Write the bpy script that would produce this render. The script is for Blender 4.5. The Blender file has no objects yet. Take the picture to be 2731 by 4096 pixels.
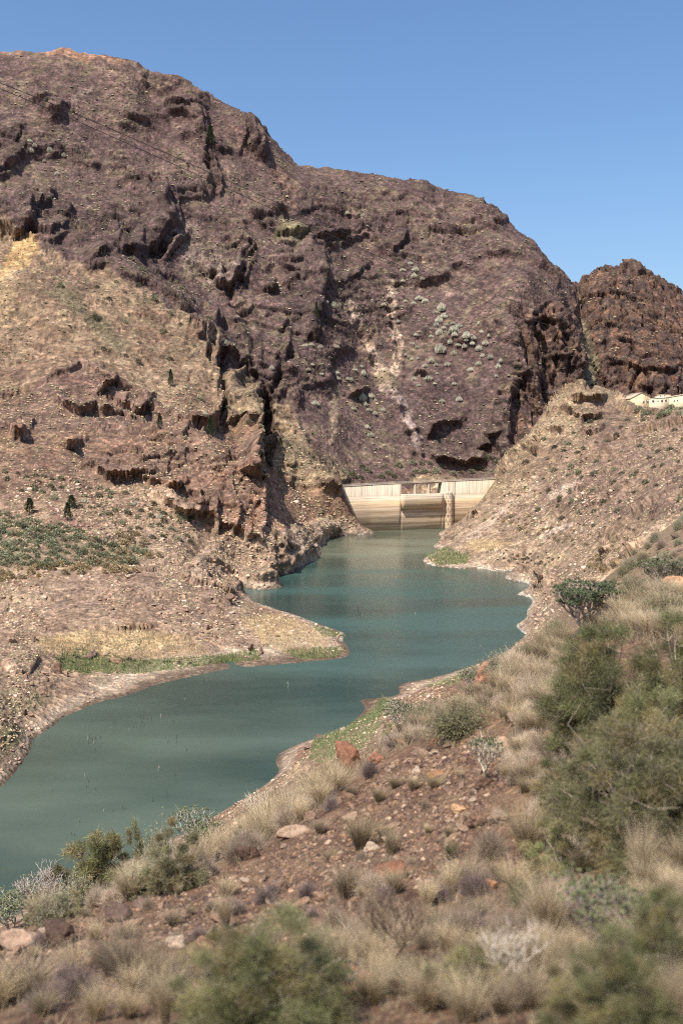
import bpy, math, random, time
import numpy as np
from mathutils import Vector, Matrix
from mathutils.bvhtree import BVHTree
T0 = time.time()
random.seed(7)
rng = np.random.default_rng(7)
R = math.radians
scn = bpy.context.scene
COL = scn.collection

# ------------------------------------------------------------------ camera
CAM_H = 62.0                    # metres above the reservoir
FPX, CU, CV = 4000.0, 1365.5, 2048.0
PITCH = math.atan((CV - 1750.0) / FPX)
cam_d = bpy.data.cameras.new('camera')
cam = bpy.data.objects.new('camera', cam_d); COL.objects.link(cam)
cam.location = (0, 0, CAM_H)
cam.rotation_euler = (math.pi / 2 - PITCH, 0, 0)
cam_d.sensor_fit = 'VERTICAL'; cam_d.sensor_height = 36.0
cam_d.lens = FPX / 4096.0 * 36.0
cam_d.clip_start = 0.3; cam_d.clip_end = 30000
cam_d.dof.use_dof = True; cam_d.dof.focus_distance = 300.0; cam_d.dof.aperture_fstop = 0.7
scn.camera = cam

# ------------------------------------------------------------------ light
SUN_EL, SUN_AZ = R(56), R(-146)     # azimuth measured from +Y towards +X: sun high on the left, a little behind the camera
sun_dir = Vector((math.sin(SUN_AZ) * math.cos(SUN_EL), math.cos(SUN_AZ) * math.cos(SUN_EL), math.sin(SUN_EL)))
world = bpy.data.worlds.new('World'); scn.world = world; world.use_nodes = True
wn = world.node_tree; wn.nodes.clear()
sky = wn.nodes.new('ShaderNodeTexSky'); sky.sky_type = 'NISHITA'; sky.sun_disc = False
sky.sun_elevation = SUN_EL; sky.sun_rotation = SUN_AZ
sky.altitude = 300; sky.air_density = 1.0; sky.dust_density = 3.0; sky.ozone_density = 3.0
bg = wn.nodes.new('ShaderNodeBackground'); bg.inputs[1].default_value = 0.135
wo = wn.nodes.new('ShaderNodeOutputWorld')
hs = wn.nodes.new('ShaderNodeHueSaturation'); hs.inputs['Saturation'].default_value = 1.14
wn.links.new(sky.outputs[0], hs.inputs['Color']); wn.links.new(hs.outputs[0], bg.inputs[0]); wn.links.new(bg.outputs[0], wo.inputs[0])
sd = bpy.data.lights.new('sun', 'SUN'); sd.energy = 5.0; sd.angle = R(0.5); sd.color = (1.0, 0.93, 0.82)
so = bpy.data.objects.new('sun', sd); COL.objects.link(so)
so.rotation_euler = sun_dir.to_track_quat('Z', 'Y').to_euler()
scn.view_settings.view_transform = 'Standard'; scn.view_settings.look = 'None'
scn.view_settings.exposure = 0.45; scn.view_settings.gamma = 1.0
scn.render.engine = 'CYCLES'
scn.cycles.max_bounces = 5; scn.cycles.diffuse_bounces = 2; scn.cycles.glossy_bounces = 2
scn.cycles.transparent_max_bounces = 4; scn.cycles.caustics_reflective = False
scn.cycles.filter_width = 1.1; scn.cycles.use_denoising = False

# ------------------------------------------------------------------ helpers
cp, sp_ = math.cos(PITCH), math.sin(PITCH)
def ray(u, v):
    """azimuth slope a = x/y and down slope s = -dz/y of the view ray through photo point (u, v)"""
    u = np.asarray(u, float); v = np.asarray(v, float)
    X = (u - CU) / FPX; Q = (v - CV) / FPX
    dy = cp - Q * sp_; dz = -sp_ - Q * cp
    return X / dy, -dz / dy
def proj(a, s):
    """inverse of ray()"""
    # direction (a, 1, -s) -> camera coordinates
    fz = cp + s * sp_; up = sp_ - s * cp
    return CU + FPX * a / fz, CV - FPX * up / fz
def pt(u, v, Y):
    a, s = ray(u, v)
    return Vector((float(a) * Y, Y, CAM_H - float(s) * Y))
def on_water(u, v, z=0.0):
    a, s = ray(u, v); Y = CAM_H / float(s)
    return Vector((float(a) * Y, Y, z))

def smooth(e0, e1, x):
    t = np.clip((x - e0) / (e1 - e0), 0, 1); return t * t * (3 - 2 * t)

def _hash(ix, iy, iz, seed):
    h = (ix.astype(np.uint32) * np.uint32(374761393) + iy.astype(np.uint32) * np.uint32(668265263)
         + iz.astype(np.uint32) * np.uint32(2246822519) + np.uint32(seed * 3266489917 & 0xffffffff))
    h = (h ^ (h >> np.uint32(13))) * np.uint32(1274126177)
    h = (h ^ (h >> np.uint32(16))) * np.uint32(2654435761)
    return h ^ (h >> np.uint32(15))
G = rng.normal(size=(256, 3)).astype(np.float32); G /= np.linalg.norm(G, axis=1)[:, None]
def perlin(p, seed=0):
    i = np.floor(p).astype(np.int64); f = (p - i).astype(np.float32)
    w = f * f * f * (f * (f * 6 - 15) + 10)
    out = np.zeros(len(p), np.float32)
    for dx in (0, 1):
        wx = w[:, 0] if dx else 1 - w[:, 0]
        for dy in (0, 1):
            wy = w[:, 1] if dy else 1 - w[:, 1]
            for dz in (0, 1):
                wz = w[:, 2] if dz else 1 - w[:, 2]
                g = G[_hash(i[:, 0] + dx, i[:, 1] + dy, i[:, 2] + dz, seed) & np.uint32(255)]
                out += wx * wy * wz * (g[:, 0] * (f[:, 0] - dx) + g[:, 1] * (f[:, 1] - dy) + g[:, 2] * (f[:, 2] - dz))
    return out * 1.6
def fbm(p, octv=4, seed=0, gain=.5):
    o = 0; a = 1
    for k in range(octv):
        o = o + a * perlin(p * (2 ** k), seed + k); a *= gain
    return o
def cells(p, seed=0):
    """blocky cellular noise: value of the nearest jittered cell centre and distance difference to the second"""
    b = np.floor(p - .5).astype(np.int64)
    d1 = np.full(len(p), 9., np.float32); d2 = d1.copy(); val = np.zeros(len(p), np.float32)
    for dx in (0, 1):
        for dy in (0, 1):
            for dz in (0, 1):
                c = b + np.array([dx, dy, dz])
                h = _hash(c[:, 0], c[:, 1], c[:, 2], seed)
                j = np.stack([(h & np.uint32(255)), (h >> np.uint32(8)) & np.uint32(255), (h >> np.uint32(16)) & np.uint32(255)], 1).astype(np.float32) / 255.
                d = np.linalg.norm(p - (c + .2 + .6 * j), axis=1)
                v = ((h >> np.uint32(24)).astype(np.float32)) / 255.
                near = d < d1
                d2 = np.where(near, d1, np.minimum(d2, d)); val = np.where(near, v, val); d1 = np.where(near, d, d1)
    return val, d2 - d1

def mesh_np(name, V, F, mat=None, smooth_=False, cols=None, link=True, parent=None):
    """V (n,3), F (m,3|4) or list of arrays"""
    me = bpy.data.meshes.new(name)
    Fs = F if isinstance(F, list) else [F]
    Fs = [np.asarray(f, np.int32) for f in Fs if len(f)]
    nl = sum(f.size for f in Fs); nf = sum(len(f) for f in Fs)
    me.vertices.add(len(V)); me.vertices.foreach_set('co', np.asarray(V, np.float32).ravel())
    me.loops.add(nl); me.loops.foreach_set('vertex_index', np.concatenate([f.ravel() for f in Fs]))
    sizes = np.concatenate([np.full(len(f), f.shape[1], np.int32) for f in Fs])
    me.polygons.add(nf); me.polygons.foreach_set('loop_start', np.concatenate([[0], np.cumsum(sizes)[:-1]]).astype(np.int32))
    me.update(calc_edges=True)
    if smooth_: me.polygons.foreach_set('use_smooth', np.ones(nf, bool))
    if cols is not None:
        at = me.color_attributes.new('tint', 'FLOAT_COLOR', 'POINT')
        c4 = np.ones((len(V), 4), np.float32); c4[:, :3] = cols
        at.data.foreach_set('color', c4.ravel())
    if mat is not None: me.materials.append(mat)
    if not link: return me
    o = bpy.data.objects.new(name, me); COL.objects.link(o)
    if parent is not None: o.parent = parent
    return o

# ------------------------------------------------------------------ materials
def new_mat(name):
    m = bpy.data.materials.new(name); m.use_nodes = True
    nt = m.node_tree; b = nt.nodes['Principled BSDF']
    return m, nt, b
def N(nt, t, **k):
    n = nt.nodes.new(t)
    for a, v in k.items():
        if a.startswith('i_'): n.inputs[a[2:]].default_value = v
        else: setattr(n, a, v)
    return n
def ramp(nt, stops):
    r = nt.nodes.new('ShaderNodeValToRGB'); e = r.color_ramp.elements
    e[0].position, e[0].color = stops[0][0], (*stops[0][1], 1) if len(stops[0][1]) == 3 else stops[0][1]
    e[1].position, e[1].color = stops[1][0], (*stops[1][1], 1)
    for p, c in stops[2:]:
        x = e.new(p); x.color = (*c, 1)
    return r

def terrain_mat(name, scale, bump_d, seed=0):
    """vertex soil colour times procedural grain at several sizes, plus fine relief"""
    m, nt, b = new_mat(name); L = nt.links
    at = N(nt, 'ShaderNodeAttribute', attribute_name='tint')
    geo = N(nt, 'ShaderNodeNewGeometry')
    mp = N(nt, 'ShaderNodeMapping'); mp.inputs['Location'].default_value = (seed, seed * 2, 0)
    L.new(geo.outputs['Position'], mp.inputs[0])
    n1 = N(nt, 'ShaderNodeTexNoise', i_Scale=1 / (6 * scale), i_Detail=6.0, i_Roughness=.65)
    n2 = N(nt, 'ShaderNodeTexNoise', i_Scale=1 / (1.1 * scale), i_Detail=5.0, i_Roughness=.7)
    vo = N(nt, 'ShaderNodeTexVoronoi', i_Scale=1 / (.9 * scale)); vo.inputs['Randomness'].default_value = 1
    for n in (n1, n2, vo): L.new(mp.outputs[0], n.inputs['Vector'])
    r1 = ramp(nt, [(.3, (.62, .60, .60)), (.72, (1.35, 1.36, 1.36))]); L.new(n1.outputs[0], r1.inputs[0])
    r2 = ramp(nt, [(.32, (.6, .6, .61)), (.7, (1.36, 1.34, 1.3))]); L.new(n2.outputs[0], r2.inputs[0])
    vr = N(nt, 'ShaderNodeSeparateColor'); L.new(vo.outputs['Color'], vr.inputs[0])
    r3 = ramp(nt, [(0, (.72, .72, .73)), (.75, (1.0, 1.0, 1.0)), (1, (1.5, 1.45, 1.38))]); L.new(vr.outputs[0], r3.inputs[0])
    def mul(x, y):
        k = N(nt, 'ShaderNodeMix', data_type='RGBA', blend_type='MULTIPLY'); k.inputs[0].default_value = 1
        L.new(x, k.inputs[6]); L.new(y, k.inputs[7]); return k.outputs[2]
    c = mul(mul(mul(at.outputs['Color'], r1.outputs[0]), r2.outputs[0]), r3.outputs[0])
    L.new(c, b.inputs['Base Color'])
    b.inputs['Roughness'].default_value = .92; b.inputs['Specular IOR Level'].default_value = .15
    add = N(nt, 'ShaderNodeMath', operation='ADD'); L.new(n2.outputs[0], add.inputs[0])
    sc = N(nt, 'ShaderNodeMath', operation='MULTIPLY'); sc.inputs[1].default_value = .55
    L.new(vo.outputs['Distance'], sc.inputs[0]); L.new(sc.outputs[0], add.inputs[1])
    bp = N(nt, 'ShaderNodeBump', i_Strength=.8, i_Distance=bump_d); L.new(add.outputs[0], bp.inputs['Height'])
    L.new(bp.outputs[0], b.inputs['Normal'])
    return m

# ------------------------------------------------------------------ the shape of the land
SHORE = []          # points on the water's edge, photo coordinates
shore_left = [(-250,3290),(-120,3215),(0,3150),(60,3090),(110,3020),(125,2965),(180,2925),(250,2872),(330,2838),(420,2802),(480,2792),(560,2765),(640,2735),(700,2722),
  (800,2700),(900,2680),(1000,2668),(1100,2660),(1200,2652),(1300,2642),(1370,2632),(1397,2620),(1392,2590),(1372,2558),(1385,2535),(1340,2518),
  (1290,2500),(1235,2480),(1175,2455),(1120,2440),(1060,2418),(1000,2400),(950,2380),(908,2367),(960,2345),(1030,2322),(1100,2302),(1165,2283),(1200,2266),
  (1235,2250),(1280,2222),(1278,2190),(1300,2160),(1370,2140),(1440,2125),(1470,2119)]
shore_right = [(1830,2112),(1790,2116),(1768,2128),(1745,2138),(1750,2160),(1765,2168),(1800,2171),(1745,2200),(1710,2222),(1690,2240),(1705,2256),(1760,2268),(1850,2275),(1950,2277),(2040,2281),
  (2085,2295),(2112,2312),(2080,2330),(2120,2345),(2060,2382),(2120,2390),(2130,2410),(2105,2440),(2100,2480),(2062,2498),(2075,2520),(2125,2556),(2050,2600),(1960,2635),(1880,2665),(1800,2690),
  (1700,2715),(1620,2728),(1590,2745),(1600,2775),(1520,2792),(1435,2797),(1450,2815),(1460,2840),(1430,2870),(1395,2905),(1330,2930),(1240,2960),(1160,2990),(1110,3022),
  (1102,3055),(1120,3080),(1090,3115),(1000,3180),(850,3270),(700,3350),(500,3450),(250,3560),(0,3680),(-250,3800)]
CP = []             # (u, v, Y)
def add(*p): CP.extend(p)
for u, v in shore_left + shore_right:
    a, s = ray(u, v); CP.append((u, v, CAM_H / float(s)))
DEEP = [(-150,3420),(100,3300),(300,3200),(500,3080),(700,2980),(900,2900),(1100,2830),(1300,2760),(1500,2690),(1700,2620),(1850,2560),(1700,2520),(1500,2500),(1350,2440),
        (1150,2370),(1400,2380),(1650,2400),(1900,2420),(2050,2440),(1950,2340),(1750,2320),(1500,2290),(1350,2260),(1450,2220),(1600,2230),(1600,2190),(1700,2150),(1500,2160),(1600,2135),
        (300,3350),(700,3180),(250,3060),(600,2860),(950,2780),(950,3050)]
# near hillside (the camera stands on it)
add((-300,4900,4.5),(600,4900,4.5),(1365,4900,4.5),(2100,4850,4.5),(3000,4750,4.5),
    (-300,4420,8),(300,4300,8.5),(900,4200,9),(1365,4130,9.5),(1900,4100,9.5),(2400,4050,9),(2731,3980,9),(3000,3940,9),
    (-300,4150,13),(300,4020,14),(900,3900,15),(1365,3840,15),(1900,3760,15),(2400,3680,14),(2731,3600,14),(3000,3560,14),
    (-300,3960,20),(300,3830,21),(900,3680,22),(1365,3570,23),(1900,3440,22),(2400,3300,21),(2731,3200,20),(3000,3150,20),
    (-300,3840,28),(0,3750,28),(300,3650,28),(600,3580,29),(900,3470,30),(1150,3370,31),(1365,3270,32),(1650,3120,33),(1900,3010,32),(2200,2880,30),(2450,2800,29),(2731,2740,28),(3000,2700,28),
    (1400,3130,37),(1550,3010,39),(1750,2910,41),(1900,2800,42),(2050,2710,43),(2200,2600,45),(2320,2535,45),(2500,2480,44),(2731,2420,42),(3000,2380,42))
# behind the brow: falls away to the shore
add((-200,3900,40),(0,3830,42),(300,3740,42),(600,3650,43),(900,3540,45),(1100,3460,47),(1300,3330,50),(1450,3200,52),(1650,3060,56),(1850,2960,60),(2000,2860,62),(2130,2740,64),(2230,2660,66),(2330,2600,68),
    (-200,3950,75),(100,3790,80),(400,3660,85),(700,3520,90),(950,3380,95),(1150,3260,100),(1350,3120,105),(1550,2960,115),(1750,2850,120),(1950,2740,130),(2100,2660,140),
    (1250,3010,150),(1380,2950,165),(1500,2870,180),(1650,2790,195),(1850,2710,215),(2000,2650,235))
# near-mid right ridge
add((2450,2400,56),(2560,2330,58),(2731,2290,56),(2950,2250,56),
    (2380,2500,72),(2430,2360,76),(2490,2270,80),(2560,2190,88),(2640,2130,96),(2731,2070,104),(2950,1960,110),
    (2480,2290,105),(2560,2215,115),(2640,2150,125),(2731,2090,135),(2950,1990,140))
# right bank slope towards the dam
add((2150,2540,270),(2160,2460,290),(2200,2520,220),(2280,2540,170),(2350,2480,150),(2200,2400,310),(2250,2320,330),(2180,2320,390),(2300,2400,240),(2400,2280,230),
    (2100,2260,440),(2000,2235,470),(1850,2225,490),(1780,2215,505),(1900,2170,530),(2050,2150,510),(2250,2180,420),(2400,2150,350),(2550,2060,300),(2731,1960,280),(2950,1880,280),
    (1850,2110,590),(1800,2140,585),(1950,2040,600),(2100,2020,560),(2300,2000,500),(2500,1900,470),(2731,1820,450),(2950,1750,450),
    (1960,1975,650),(2050,1900,640),(2200,1850,620),(2400,1780,600),(2600,1735,600),(2731,1710,600),(2560,1672,700),(2700,1665,700),(2950,1620,590))
# right hill ridgeline and its hidden back
add((1870,2065,670),(1925,2010,670),(1960,1965,676),(1989,1924,690),(2004,1880,700),(2045,1835,710),(2089,1800,720),(2150,1715,735),(2185,1662,745),(2237,1586,755),(2307,1560,765),(2385,1550,775),(2455,1577,775),(2510,1622,762),(2540,1648,748),(2620,1652,746),(2731,1642,740),(2950,1620,740),
    (2050,1870,770),(2150,1780,800),(2250,1680,830),(2385,1620,840),(2525,1670,840),(2731,1665,830),(2950,1650,830))
# valley behind the dam, foot of the great mountain
add((1420,2060,715),(1550,2090,720),(1700,2090,725),(1850,2060,730),(1950,2000,750),
    (1350,1945,700),(1450,1930,760),(1600,1922,790),(1750,1905,800),(1900,1880,830),(2000,1850,850),(2050,1815,860),(2120,1760,880),(2180,1715,900),(2240,1640,930),(2310,1600,960),(2400,1610,980),(2520,1640,985),(2731,1640,980),(2950,1640,980))
# great mountain: mid faces
add((1400,1850,790),(1500,1700,860),(1500,1500,930),(1500,1300,1000),(1450,1100,1060),(1500,900,1150),(1500,800,1200),
    (1700,1800,850),(1700,1600,900),(1700,1400,960),(1700,1200,1030),(1700,1000,1110),(1780,850,1190),
    (1900,1780,870),(1900,1600,905),(1900,1400,950),(1900,1200,1010),(1900,1000,1100),
    (2035,1750,880),(2045,1600,900),(2090,1450,925),(2090,1300,945),(2120,1150,1000),(2100,1050,1070),
    (2175,1660,960),(2190,1560,975),(2230,1400,985),(2250,1250,1000),(2240,1170,1060),(2330,1540,985),(2320,1420,990),(2290,1300,1010),
    (1250,1850,720),(1250,1700,790),(1250,1500,860),(1250,1300,920),(1280,1150,970),(1250,1000,1040),(1250,850,1120),(1250,720,1200),
    (1100,1500,830),(1050,1300,900),(1050,1100,960),(1050,900,1040),(1050,750,1110),(1000,620,1160),
    (850,1200,900),(850,1000,970),(850,800,1050),(850,600,1130),(850,480,1180),
    (650,1080,900),(650,900,970),(650,700,1060),(650,500,1140),(600,380,1180),
    (400,950,900),(400,750,1000),(400,550,1080),(400,350,1150),
    (150,900,880),(150,700,980),(150,500,1060),(150,300,1140),(-300,900,850),(-300,600,1000),(-300,300,1120))
# tan shoulder in front of it (left)
add((0,980,830),(120,985,820),(250,1060,800),(450,1120,790),(620,1200,780),(730,1285,765),(850,1370,740),(880,1450,715),(885,1560,690),(900,1680,650),
    (-300,1000,800),(150,1200,720),(350,1250,720),(550,1350,710),(720,1450,690),(100,1400,670),(350,1450,650),(600,1550,640),(780,1620,640),(-300,1300,660),
    (0,1600,590),(200,1600,590),(400,1620,590),(600,1700,585),(-300,1550,580))
# outcrop and gorge in front
add((1010,1640,680),(1000,1760,650),(1015,1880,600),(1030,1760,760),(1085,1760,730),(1075,1640,800),(1060,1870,660),(1120,1900,640),(1150,1780,720),
    (450,1720,545),(650,1720,540),(820,1740,540),(950,1800,535),(1045,1880,515),(1055,1960,500),(1065,2100,480),(1120,2180,470),(1160,2250,462),
    (400,1850,490),(600,1850,495),(800,1880,500),(930,1950,490),(150,1750,510),(0,1800,480),(-300,1800,470),
    (700,2000,455),(850,2080,455),(960,2140,452),(1050,2190,450),(1120,2040,560),(1180,2100,545),(1250,2130,575),(1220,1980,640),(1320,2050,640),(1315,1935,640),(1352,1955,642),(1372,1998,642),(1400,2048,643),(1432,2090,647),(1462,2108,656),(1300,1960,640))
# left bank flats
add((0,2050,410),(250,2050,410),(500,2120,410),(750,2200,405),(-300,2050,400),(0,2260,350),(300,2250,355),(550,2260,360),(800,2300,365),(950,2310,385),(1050,2270,420),(-300,2260,330),
    (0,2400,310),(300,2400,312),(600,2400,318),(800,2410,325),(950,2440,322),(1100,2490,315),(1200,2540,303),(1300,2560,298),
    (0,2520,275),(300,2530,280),(600,2540,285),(850,2550,288),(1000,2580,288),(1200,2610,285),(-300,2550,260),
    (100,2620,250),(300,2640,262),(600,2640,270),(900,2635,277),(0,2680,232),(150,2700,235),(0,2800,208),(120,2800,215),(0,2950,190),(60,2900,197),(-200,2900,185),(-200,3050,175))
# skyline of the great mountain, then its back
SKY = [(-300,190,1180),(-100,203,1180),(0,205,1180),(120,208,1180),(250,213,1180),(380,218,1180),(490,234,1175),(520,262,1175),(560,285,1180),(640,312,1190),(760,335,1200),(800,358,1200),(860,390,1200),(930,430,1195),(985,465,1190),
       (1020,490,1180),(1045,530,1170),(1065,585,1165),(1082,610,1170),(1140,635,1200),(1210,660,1230),(1290,665,1250),(1390,680,1260),(1500,698,1260),(1600,722,1260),(1700,755,1260),(1780,780,1255),(1880,800,1240),(1960,835,1225),(2000,865,1210),(2025,905,1200),
       (2080,945,1200),(2140,970,1195),(2160,1000,1190),(2180,1040,1180),(2230,1080,1170),(2270,1110,1160),(2292,1130,1150)]
SKY = [(u, v + 22 * max(0.0, min(1.0, (1300 - u) / 600)), Y) for u, v, Y in SKY]
add(*SKY)
for u, v, Y in SKY[::3]: add((u, v + 330, Y + 260), (u, v + 700, Y + 700))
# butte on the far right
BUT = [(2306,1122,1330),(2333,1102,1330),(2365,1080,1325),(2394,1060,1320),(2430,1060,1320),(2463,1070,1320),(2480,1058,1320),(2500,1045,1320),(2529,1034,1320),(2560,1050,1320),(2585,1076,1322),(2605,1096,1325),(2650,1112,1330),(2690,1140,1335),(2731,1172,1340),(2830,1220,1350),(2950,1260,1350)]
add(*BUT)
for u, v, Y in BUT[::3]: add((u, v + 330, Y + 260), (u, v + 700, Y + 700))
add((2310,1200,1290),(2320,1300,1230),(2355,1400,1160),(2365,1480,1090),(2352,1550,1040),
    (2400,1200,1240),(2420,1400,1170),(2420,1440,1155),(2430,1560,1120),(2550,1200,1230),(2550,1430,1150),(2580,1470,1120),(2560,1600,1095),(2700,1250,1260),(2731,1420,1150),(2720,1470,1120),(2731,1600,1090),(2950,1300,1260),(2950,1600,1080),
    (2280,1180,1120))

P = np.array(CP, float)
ca, cs = ray(P[:, 0], P[:, 1])
cL = np.log(P[:, 2])
dps = np.array([ray(u, v) for u, v in DEEP]); dY = CAM_H / dps[:, 1]
ca = np.concatenate([ca, dps[:, 0]]); cL = np.concatenate([cL, np.log(dY)])
cs = np.concatenate([cs, (CAM_H + 5.0) / dY])
AS = 1.7; EPS = .012
Z = np.stack([ca * AS, cL], 1)
def ker(r2): return np.sqrt(r2 + EPS * EPS)
n = len(Z)
Kc = ker(((Z[:, None] - Z[None]) ** 2).sum(2)) - np.eye(n) * 2e-3
A = np.zeros((n + 3, n + 3)); A[:n, :n] = Kc; A[:n, n] = 1; A[:n, n + 1:] = Z; A[n, :n] = 1; A[n + 1:, :n] = Z.T
sol = np.linalg.solve(A, np.concatenate([cs, [0, 0, 0]]))
A0, A1 = -.42, .42
NA, NL = 300, 760
L0, L1 = math.log(4.0), math.log(2300.0)
ga = np.linspace(A0, A1, NA); gl = np.linspace(L0, L1, NL)
GA, GL = np.meshgrid(ga, gl, indexing='ij')
q = np.stack([GA.ravel() * AS, GL.ravel()], 1)
S = np.empty(len(q))
for i in range(0, len(q), 20000):
    qq = q[i:i + 20000]
    r2 = (qq[:, :1] - Z[None, :, 0]) ** 2 + (qq[:, 1:] - Z[None, :, 1]) ** 2
    S[i:i + 20000] = ker(r2) @ sol[:n] + sol[n] + qq @ sol[n + 1:]
S = S.reshape(NA, NL)
print('rbf', round(time.time() - T0, 1))

# rows placed so that a vertex falls about every picture row where the land faces us
NC, NR = 800, 1060
dS = np.diff(S, axis=1) * 1000
dL_ = np.diff(gl)[None]
vis = np.minimum.accumulate(S, axis=1)[:, 1:] >= S[:, 1:] - .006
met = np.where(dS < 0, -dS, dS * .2) * np.where(vis, 1.0, .25) + dL_ * 38
k = np.ones(9) / 9
met = np.apply_along_axis(lambda c: np.convolve(np.pad(c, 4, mode='edge'), k, 'valid'), 0, met)
cum = np.concatenate([np.zeros((NA, 1)), np.cumsum(met, 1)], 1)
print('rows wanted', cum[:, -1].min(), cum[:, -1].max())
cum /= cum[:, -1:]
rowt = np.linspace(0, 1, NR)
Lr = np.stack([np.interp(rowt, cum[i], gl) for i in range(NA)])        # NA x NR
fa = np.linspace(A0, A1, NC)
xi = (fa - A0) / (A1 - A0) * (NA - 1); i0 = np.clip(xi.astype(int), 0, NA - 2); fx = (xi - i0)[:, None]
VL = Lr[i0] * (1 - fx) + Lr[i0 + 1] * fx                               # NC x NR
yi = (VL - L0) / (L1 - L0) * (NL - 1); j0 = np.clip(yi.astype(int), 0, NL - 2); fy = yi - j0
I0 = np.broadcast_to(i0[:, None], VL.shape)
VS = (S[I0, j0] * (1 - fy) + S[I0, j0 + 1] * fy) * (1 - fx) + (S[I0 + 1, j0] * (1 - fy) + S[I0 + 1, j0 + 1] * fy) * fx
VY = np.exp(VL); VA = np.broadcast_to(fa[:, None], VY.shape)
base = np.stack([VA * VY, VY, CAM_H - VS * VY], 2)                      # NC x NR x 3
def normals(Pg):
    du = np.gradient(Pg, axis=0); dv = np.gradient(Pg, axis=1)
    nn = np.cross(du, dv); nn /= np.linalg.norm(nn, axis=2)[..., None] + 1e-12
    return nn
def blur(Pg, r):
    kk = np.ones(2 * r + 1) / (2 * r + 1)
    out = Pg
    for ax in (0, 1):
        pad = [(0, 0)] * out.ndim; pad[ax] = (r, r)
        o = np.cumsum(np.concatenate([np.zeros_like(np.take(out, [0], ax)), np.pad(out, pad, mode='edge')], ax), ax)
        a_ = [slice(None)] * out.ndim; b_ = list(a_)
        a_[ax] = slice(2 * r + 1, None); b_[ax] = slice(0, -(2 * r + 1))
        out = (o[tuple(a_)] - o[tuple(b_)]) / (2 * r + 1)
    return out
NB = normals(base); NB = blur(NB, 6); NB /= np.linalg.norm(NB, axis=2)[..., None]
BX = base.reshape(-1, 3); NBf = NB.reshape(-1, 3); Yf = VY.ravel(); Zf = BX[:, 2]
U, Vv = proj(VA.ravel(), VS.ravel())
# jittered photo coordinates so that authored outlines come out ragged
pj = BX / (Yf[:, None] * .012)
j1 = fbm(pj, 4, 11) ; j2 = fbm(pj, 4, 31)
UJ = U + 18 * j1; VJ = Vv + 18 * j2
j1s = fbm(pj * 3.1, 3, 51); 
print('mesh', round(time.time() - T0, 1))

def seg_d(UU, VW, pts, closed=False):
    """distance to a polyline and signed side of the nearest segment"""
    best = np.full(len(UU), 1e9); side = np.zeros(len(UU))
    pp = list(pts) + ([pts[0]] if closed else [])
    for (x0, y0), (x1, y1) in zip(pp[:-1], pp[1:]):
        dx, dy = x1 - x0, y1 - y0; l2 = dx * dx + dy * dy + 1e-9
        t = np.clip(((UU - x0) * dx + (VW - y0) * dy) / l2, 0, 1)
        ex = UU - x0 - t * dx; ey = VW - y0 - t * dy
        d = np.hypot(ex, ey)
        sg = (ex * dy - ey * dx) / math.sqrt(l2)
        m = d < best
        best = np.where(m, d, best); side = np.where(m, sg, side)
    return best, side
def in_poly(UU, VW, pts):
    c = np.zeros(len(UU), bool); m = len(pts)
    for i in range(m):
        x0, y0 = pts[i]; x1, y1 = pts[(i + 1) % m]
        if y0 == y1: continue
        c ^= ((y0 > VW) != (y1 > VW)) & (UU < (x1 - x0) * (VW - y0) / (y1 - y0) + x0)
    return c
def region(pts, soft=20, ylo=0, yhi=9e9, jit=1.0):
    """0..1 mask of a patch of land outlined in the photograph and lying between two distances"""
    out = np.zeros(len(U), np.float32)
    xs = [p[0] for p in pts]; ys = [p[1] for p in pts]; w = soft + 45
    sel = np.where((U > min(xs) - w) & (U < max(xs) + w) & (Vv > min(ys) - w) & (Vv < max(ys) + w) & (Yf > ylo) & (Yf < yhi))[0]
    if not len(sel): return out
    uu = U[sel] * (1 - jit) + UJ[sel] * jit; vv = Vv[sel] * (1 - jit) + VJ[sel] * jit
    d, _ = seg_d(uu, vv, pts, True)
    d = np.where(in_poly(uu, vv, pts), d, -d)
    out[sel] = smooth(-soft, soft, d)
    return out
disp = np.zeros(len(U), np.float64)
shadow_rock = np.zeros(len(U), np.float32)
def cliff(pts, depth, amp, drop=10, ylo=0, yhi=9e9, jit=.6, side=1.0, taper=60):
    """push the land out on the left-hand side of the line (seen in the photograph) and let it fall sheer at the line"""
    xs = [p[0] for p in pts]; ys = [p[1] for p in pts]; w = depth + 40
    sel = np.where((U > min(xs) - w) & (U < max(xs) + w) & (Vv > min(ys) - w) & (Vv < max(ys) + w) & (Yf > ylo) & (Yf < yhi))[0]
    if not len(sel): return
    uu = U[sel] * (1 - jit) + UJ[sel] * jit; vv = Vv[sel] * (1 - jit) + VJ[sel] * jit
    d, sg = seg_d(uu, vv, pts)
    e = np.where(sg >= 0, d, -d)
    f = smooth(-drop, 0, e) * (1 - smooth(0, depth, d)) ** 1.0
    f = np.where(e < 0, smooth(-drop, 0, e), 1 - smooth(depth * .15, depth, d))
    ends = np.minimum(np.hypot(uu - xs[0], vv - ys[0]), np.hypot(uu - xs[-1], vv - ys[-1]))
    f = f * smooth(0, taper, ends + 8)
    disp[sel] += amp * f
    shadow_rock[sel] = np.maximum(shadow_rock[sel], f * (1 - smooth(0, depth * .6, d)))
def carve(pts, width, amp, ylo=0, yhi=9e9, jit=.6):
    xs = [p[0] for p in pts]; ys = [p[1] for p in pts]; w = width + 40
    sel = np.where((U > min(xs) - w) & (U < max(xs) + w) & (Vv > min(ys) - w) & (Vv < max(ys) + w) & (Yf > ylo) & (Yf < yhi))[0]
    if not len(sel): return
    uu = U[sel] * (1 - jit) + UJ[sel] * jit; vv = Vv[sel] * (1 - jit) + VJ[sel] * jit
    d, _ = seg_d(uu, vv, pts)
    disp[sel] -= amp * (1 - smooth(0, width, d))

M = dict(ylo=560)
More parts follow.
